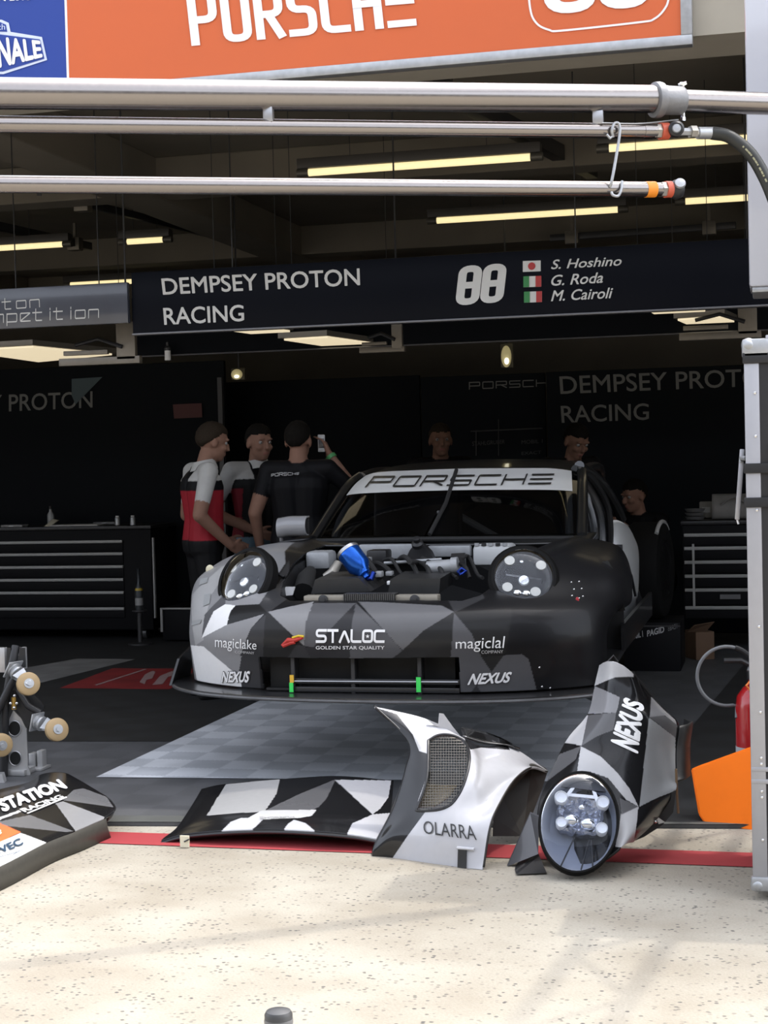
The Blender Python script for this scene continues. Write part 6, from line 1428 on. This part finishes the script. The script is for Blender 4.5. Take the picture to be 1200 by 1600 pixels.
def person(label, pos, facing, joints=None, head_dir=(0, 1, -.05), shirt=((.01, .01, .01),) * 2, trousers=(.006, .006, .0065), skin=SKIN, hair='dark', yoke=None, hem=.93, sleeve=.62, group=None, hands=None, shorts=False, scale=1.0, hair_long=0, cuff=None, side=None):
    J = {k: Vector(v) for k, v in BASE.items()}
    for k, v in (joints or {}).items(): J[k] = Vector(v)
    f = Vector((facing[0], facing[1], 0)).normalized(); l = V(-f.y, f.x, 0)          # forward, the person's left
    def W_(p): return l * (p[0] * scale) + f * (p[1] * scale) + V(0, 0, p[2] * scale)
    root = thing('person', label, 'person', V(pos[0], pos[1], .016), group or 'team members in the garage')
    for k in J: J[k] = W_(J[k])
    bm = NB(); bones = []
    def cap(a, b, ra, rb, tag_): 
        capsule(bm, a, b, ra * scale, rb * scale); bones.append((Vector(a), Vector(b), ra * scale, rb * scale, tag_))
    tw = (J['shL'] - J['shR']).normalized(); hp = (J['hiL'] - J['hiR']).normalized()
    for s in (-1, 1):
        cap(J['pelvis'] + hp * .075 * s, J['waist'] + tw * .06 * s, .115, .105, 'torso')
        cap(J['waist'] + tw * .06 * s, J['chest'] + tw * .075 * s, .105, .118, 'torso')
        cap(J['chest'] + tw * .075 * s, J['neck'] + tw * .05 * s - V(0, 0, .07), .115, .07, 'torso')
    cap(J['neck'] - V(0, 0, .05), J['neck'].lerp(J['head'], .45), .060, .056, 'neck')
    cap(J['neck'] - V(0, 0, .06), J['shL'], .062, .062, 'torso'); cap(J['neck'] - V(0, 0, .06), J['shR'], .062, .062, 'torso')
    for s in 'LR':
        cap(J['sh' + s], J['el' + s], .060, .044, 'arm'); cap(J['el' + s], J['wr' + s], .042, .027, 'fore')
        cap(J['hi' + s], J['kn' + s], .090, .058, 'thigh'); cap(J['kn' + s], J['kn' + s].lerp(J['an' + s], .35), .057, .060, 'calf'); cap(J['kn' + s].lerp(J['an' + s], .35), J['an' + s], .060, .042, 'calf')
        toe = J['an' + s] + f * .15 * scale; toe.z = .035 if J['an' + s].z < .15 else J['an' + s].z - .1
        heel = J['an' + s] - f * .035 * scale; heel.z = J['an' + s].z - .045
        cap(heel, toe, .042, .036, 'shoe')
        # hand: palm, four fingers of unequal length and a thumb from the side of the palm
        hd = (hands or {}).get(s, {}); d = (J['wr' + s] - J['el' + s]).normalized()
        d = W_(hd['dir']).normalized() if 'dir' in hd else d
        pn = W_(hd['palm']) if 'palm' in hd else (tw * (-1 if s == 'L' else 1)) ; pn = (pn - d * pn.dot(d)).normalized(); ac = d.cross(pn).normalized()
        thumb_side = -1 if ac.dot(f + V(0, 0, .3)) < 0 else 1
        ac = ac * thumb_side; wv = J['wr' + s]; curl = hd.get('curl', .35)
        for q in (-.024, 0, .024): cap(wv + d * .015 + ac * q * .7, wv + d * .078 + ac * q, .0165, .0135, 'hand')
        for q, ln in ((.031, .070), (.0105, .080), (-.0105, .074), (-.031, .058)):
            p0_ = wv + d * .085 + ac * q; d1_ = (d + pn * curl).normalized(); p1_ = p0_ + d1_ * ln * .5; d2_ = (d + pn * curl * 2.6).normalized(); p2_ = p1_ + d2_ * ln * .5
            cap(p0_, p1_, .0098, .0088, 'hand'); cap(p1_, p2_, .0088, .0072, 'hand')
        t0 = wv + d * .028 + ac * .030; t1 = t0 + (d * .7 + ac * .75 + pn * .3).normalized() * .036; cap(t0, t1, .0125, .0108, 'hand'); cap(t1, t1 + (d + ac * .25 + pn * .4).normalized() * .030, .0105, .0085, 'hand')
    # head with brow, nose, jaw, ears
    hdv = W_(head_dir).normalized(); side_ = V(0, 0, 1).cross(hdv).normalized(); upv = hdv.cross(side_).normalized(); hc_ = J['head']
    Mh = Matrix((side_, hdv, upv)).transposed()
    H = lambda x, y, z: hc_ + (side_ * x + hdv * y + upv * z) * scale
    def he(c, s): ellipsoid(bm, H(*c), [q * scale for q in s], Mh); bones.append((H(*c), H(*c), max(s) * scale * .9, max(s) * scale * .9, 'head'))
    he((0, -.012, .028), (.076, .096, .092)); he((0, .018, -.045), (.058, .070, .072)); he((0, .048, -.088), (.034, .034, .026))
    for s in (-1, 1):
        he((.036 * s, .062, -.025), (.026, .024, .022)); he((.078 * s, -.012, -.008), (.010, .021, .032)); he((.030 * s, .080, .030), (.026, .012, .009))
    he((0, .094, -.012), (.011, .016, .026)); he((0, .102, -.028), (.016, .014, .011)); he((0, .082, -.058), (.024, .012, .006)); he((0, .079, -.069), (.021, .012, .006))
    me0 = bpy.data.meshes.new('tmp'); bm.to_mesh(me0); bm.free(); tmp = bpy.data.objects.new('tmp', me0); COL.objects.link(tmp)
    rm = tmp.modifiers.new('r', 'REMESH'); rm.mode = 'VOXEL'; rm.voxel_size = .0075; sm = tmp.modifiers.new('s', 'SMOOTH'); sm.iterations = 4; sm.factor = .5
    dg = bpy.context.evaluated_depsgraph_get(); me = bpy.data.meshes.new_from_object(tmp.evaluated_get(dg)); bpy.data.objects.remove(tmp)
    me.name = 'body'; n = len(me.vertices); co = np.empty(n * 3); me.vertices.foreach_get('co', co); co = co.reshape(-1, 3)
    best = np.full(n, 1e9); tagi = np.zeros(n, int); tt = np.zeros(n); names = ['torso', 'neck', 'arm', 'fore', 'thigh', 'calf', 'shoe', 'hand', 'head']
    for a, b, ra, rb, tg in bones:
        a_, ab = np.array(a), np.array(b) - np.array(a); L2 = max(ab @ ab, 1e-9); t = np.clip(((co - a_) @ ab) / L2, 0, 1)
        dist = np.linalg.norm(co - (a_ + t[:, None] * ab), axis=1) - (ra + (rb - ra) * t); m_ = dist < best
        best[m_] = dist[m_]; tagi[m_] = names.index(tg); tt[m_] = t[m_]
    colr = np.tile(np.array([*skin, 1.]), (n, 1)); is_ = lambda s: tagi == names.index(s)
    fw_ = co @ np.array(f); lf_ = co @ np.array(l)
    up_ = co[:, 2]
    sh = is_('torso') | (is_('arm') & (tt < sleeve)); nk = is_('neck') & (up_ < J['neck'].z - .015)
    low = (is_('torso') & (up_ < hem * scale)) | is_('thigh') | is_('calf')
    colr[sh | nk, :3] = shirt[0]
    if side: colr[sh & ((np.abs(lf_ - np.dot(J['chest'], l)) > side[0]) | (fw_ < np.dot(J['chest'], f) - .03)) & is_('torso') & (up_ < 1.30), :3] = side[1]
    if yoke: colr[(is_('arm') & (tt < sleeve)) | (is_('torso') & (up_ > 1.36 * scale) & (np.abs(lf_ - np.dot(J['neck'], l)) > .075)), :3] = yoke
    colr[low & ~(sh & (up_ > hem * scale)), :3] = trousers
    if shorts: colr[is_('calf') | (is_('thigh') & (tt > .75)), :3] = skin
    colr[is_('shoe'), :3] = (.02, .02, .02)
    # darker lips
    pm = np.array(H(0, .09, -.063)); lip = (np.linalg.norm((co - pm) * 1.0, axis=1) < .020) & is_('head') & (np.abs((co - pm) @ np.array(upv)) < .008); colr[lip, :3] = (.22, .09, .075)
    a = me.color_attributes.new('paint', 'FLOAT_COLOR', 'POINT'); a.data.foreach_set('color', colr.ravel())
    me.materials.clear(); me.materials.append(M_SKIN); me.polygons.foreach_set('use_smooth', [True] * len(me.polygons))
    o = bpy.data.objects.new('body', me); COL.objects.link(o); o.parent = root
    off = root.location
    for s in (-1, 1):
        bm2 = NB(); ball(bm2, H(.034 * s, .0695, .008) + off, .0120, seg=12); e = obj('eye', bm2, M_EYE, root)
        bm2 = NB(); ball(bm2, H(.034 * s, .0775, .007) + off, .0055, seg=8); obj('iris', bm2, M_IRIS, e)
    # hair: a thick irregular cap that thins out at the hairline
    bm2 = NB(); bmesh.ops.create_uvsphere(bm2, u_segments=56, v_segments=40, radius=1); rnd = random.Random(len(label)); ph_ = [rnd.uniform(0, 6) for _ in range(4)]
    def line_(v):
        a_ = v.y; b_ = .34 + .05 * math.sin(9 * v.x + ph_[0])
        if a_ > .45: return b_
        if a_ > -.05: return b_ - (.45 - a_) / .5 * (.30 + hair_long)
        return max(-.75, b_ - .30 - hair_long + (a_ + .05) * 1.1)
    for v in list(bm2.verts):
        if v.co.z < line_(v.co) - .04: bm2.verts.remove(v)
    for v in bm2.verts:
        t_ = max(0, min(1, (v.co.z - line_(v.co)) / .28)); k = .965 + (.115 + hair_long * .15) * t_ ** .6 + .018 * math.sin(14 * v.co.x + ph_[1]) * math.sin(11 * v.co.y + ph_[2]) + .012 * math.sin(23 * v.co.y + 17 * v.co.z + ph_[3])
        v.co = H(v.co.x * .0785 * k, -.012 + v.co.y * .098 * k, .028 + v.co.z * .094 * k) + off
    obj('hair', bm2, HAIR[hair], root)
    return root, J, off, H

# man at the left in white and red polo shirt, facing right
pA = P(316, 800, 10.0)
A_f = (R * .92 + F * .38)
rt, J, off, H = person('person in red polo shirt with white sleeves, facing right, hands held low', (pA.x, pA.y), A_f,
    {'elR': (-.255, -.09, 1.15), 'wrR': (-.20, .12, .955), 'elL': (.25, -.03, 1.14), 'wrL': (.14, .19, .97), 'head': (0, .085, 1.595), 'neck': (0, .02, 1.47)}, (0, 1, -.22),
    shirt=((.005, .005, .006),), yoke=(.36, .355, .34), side=(.105, (.24, .014, .022)), hair='brown', hair_long=.15, sleeve=.72, hem=.99, hands={'R': {'dir': (.35, .8, -.35), 'curl': .3}, 'L': {'dir': (-.3, .8, -.4), 'curl': .3}})
bm = NB(); nk = J['neck'] + off; sheet(bm, [[nk + V(math.cos(t) * r_, math.sin(t) * r_, z_ + .012 * math.sin(t + 1.5)) for t in np.linspace(0, 2 * math.pi, 28)] for r_, z_ in ((.088, -.045), (.076, -.01), (.066, .012), (.060, .006))]); obj('collar', bm, mat('white collar', (.36, .355, .34), .8), rt)
# man facing the camera in a black shirt with white shoulders
pB = P(404, 800, 10.5); B_f = (-F * .85 + R * .5)
rt, J, off, H = person('person in black shirt with white shoulders and pale jeans, one forearm across the body', (pB.x, pB.y), B_f,
    {'elR': (-.30, -.08, 1.15), 'wrR': (-.10, .16, 1.02), 'elL': (.26, -.05, 1.14), 'wrL': (.2, .1, .9)}, (.1, 1, -.08), shirt=((.006, .006, .0065),), yoke=(.30, .295, .285), trousers=(.10, .15, .185), hair='dark', sleeve=.65, hem=.98, side=(.15, (.12, .01, .016)), hands={'R': {'dir': (.8, .4, -.35), 'curl': .4}})
bm = NB(); nk = J['neck'] + off; sheet(bm, [[nk + V(math.cos(t) * r_, math.sin(t) * r_, z_ + .012 * math.sin(t + 1.5)) for t in np.linspace(0, 2 * math.pi, 28)] for r_, z_ in ((.088, -.045), (.076, -.01), (.066, .012), (.060, .006))]); obj('collar', bm, mat('white collar', (.36, .355, .34), .8), rt)
fB = Vector((B_f.x, B_f.y, 0)).normalized(); bm = NB(); box(bm, J['chest'] + off + fB * .125 + V(-.012, -.01, .03), J['chest'] + off + fB * .125 + V(.012, .01, .10)); obj('placket', bm, mat('white collar', (.36, .355, .34), .8), rt)
# man seen from behind in a black shirt, hand raised to the ear
pC = P(468, 800, 9.95); C_f = (F * .97 + R * .12)
rt, J, off, H = person('person seen from behind in black PORSCHE shirt, right hand raised to the ear', (pC.x, pC.y), C_f,
    {'elR': (-.36, .10, 1.24), 'wrR': (-.175, .15, 1.50), 'elL': (.27, -.06, 1.15), 'wrL': (.27, .07, .93), 'chest': (0, 0, 1.31)}, (-.15, 1, .02), shirt=((.005, .005, .006),), hair='dark', sleeve=.6, hem=.93, hands={'R': {'dir': (.35, .05, .9), 'palm': (1, 0, 0), 'curl': .5}})
w0, w1 = J['wrR'] + off, J['elR'] + off
bm = NB(); d = (w0 - w1).normalized(); a_, b_, _d = frame_of(d)
tube(bm, [w0 - d * .03, w0 - d * .005], .034, 16); obj('green_wristband', bm, mat('green wristband', (.06, .25, .08), .6), rt)
bm = NB(); tube(bm, [w1 - d * .01, w1 + d * .02], .049, 16); obj('arm_band', bm, mat('pale band', (.3, .3, .3), .6), rt)
hcx = w0 + d * .09 + R * .0 - F * .03
ph = thing('telephone', 'pale handset held at the ear of the person seen from behind', 'telephone', hcx)
bm = NB(); obox(bm, hcx, (.045, .018, .11), R, F, V(0, 0, 1), .006); obj('phone_shell', bm, mat('pale handset', (.36, .36, .36), .4), ph)
bm = NB(); obox(bm, hcx - F * .010, (.034, .004, .06), R, F, V(0, 0, 1), .001); obj('screen', bm, mat('handset screen', (.03, .03, .035), .2), ph)
btree = None
bkY = lambda x, y: P(x, y, 9.6)
bm = stroke_glyphs('PORSCHE', .2, 1.3, 1.5); 
body = [c for c in rt.children if c.name.startswith('body')][0]
decal('lettering', bm, [(424, 746), (468, 743), (468, 738), (424, 740)], hit_bvh(tree_of(body), 9.6), mat('dim white print', (.42, .42, .42), .6), rt, .006)
# two heads beyond the car roof, one kneeling man at the right
pD = P(690, 800, 11.6)
person('person in black shirt standing behind the car roof, looking at the camera', (pD.x, pD.y), -F + R * .1, {}, (.0, 1, -.02), shirt=((.005, .005, .006),), hair='brown', skin=SKIN2, hem=.93, scale=1.0)
pE = P(893, 800, 11.05)
person('person in black shirt with head bowed beyond the rear of the car roof', (pE.x, pE.y), -F + R * .45, {'head': (0, .085, 1.575), 'neck': (0, .02, 1.46)}, (.1, 1, -.5), shirt=((.005, .005, .006),), hair='dark', skin=SKIN2, hem=.93, scale=.985)
pF = P(1008, 800, 12.0)
person('person crouching at the right of the car, reaching towards its rear window', (pF.x, pF.y), -F * .7 - R * .75,
    {'pelvis': (0, -.10, .50), 'waist': (0, -.06, .66), 'chest': (0, .02, .86), 'neck': (0, .07, 1.02), 'head': (0, .13, 1.145), 'shL': (.185, .05, .965), 'shR': (-.185, .05, .965), 'elL': (.24, .22, .80), 'wrL': (.16, .42, .92), 'elR': (-.22, .28, .95), 'wrR': (-.14, .50, 1.04),
     'hiL': (.09, -.10, .47), 'hiR': (-.09, -.10, .47), 'knL': (.14, .30, .52), 'anL': (.13, .16, .085), 'knR': (-.13, .20, .10), 'anR': (-.13, -.22, .10)}, (-.25, 1, -.2), shirt=((.005, .005, .006),), hair='dark', hem=.52, sleeve=.7)
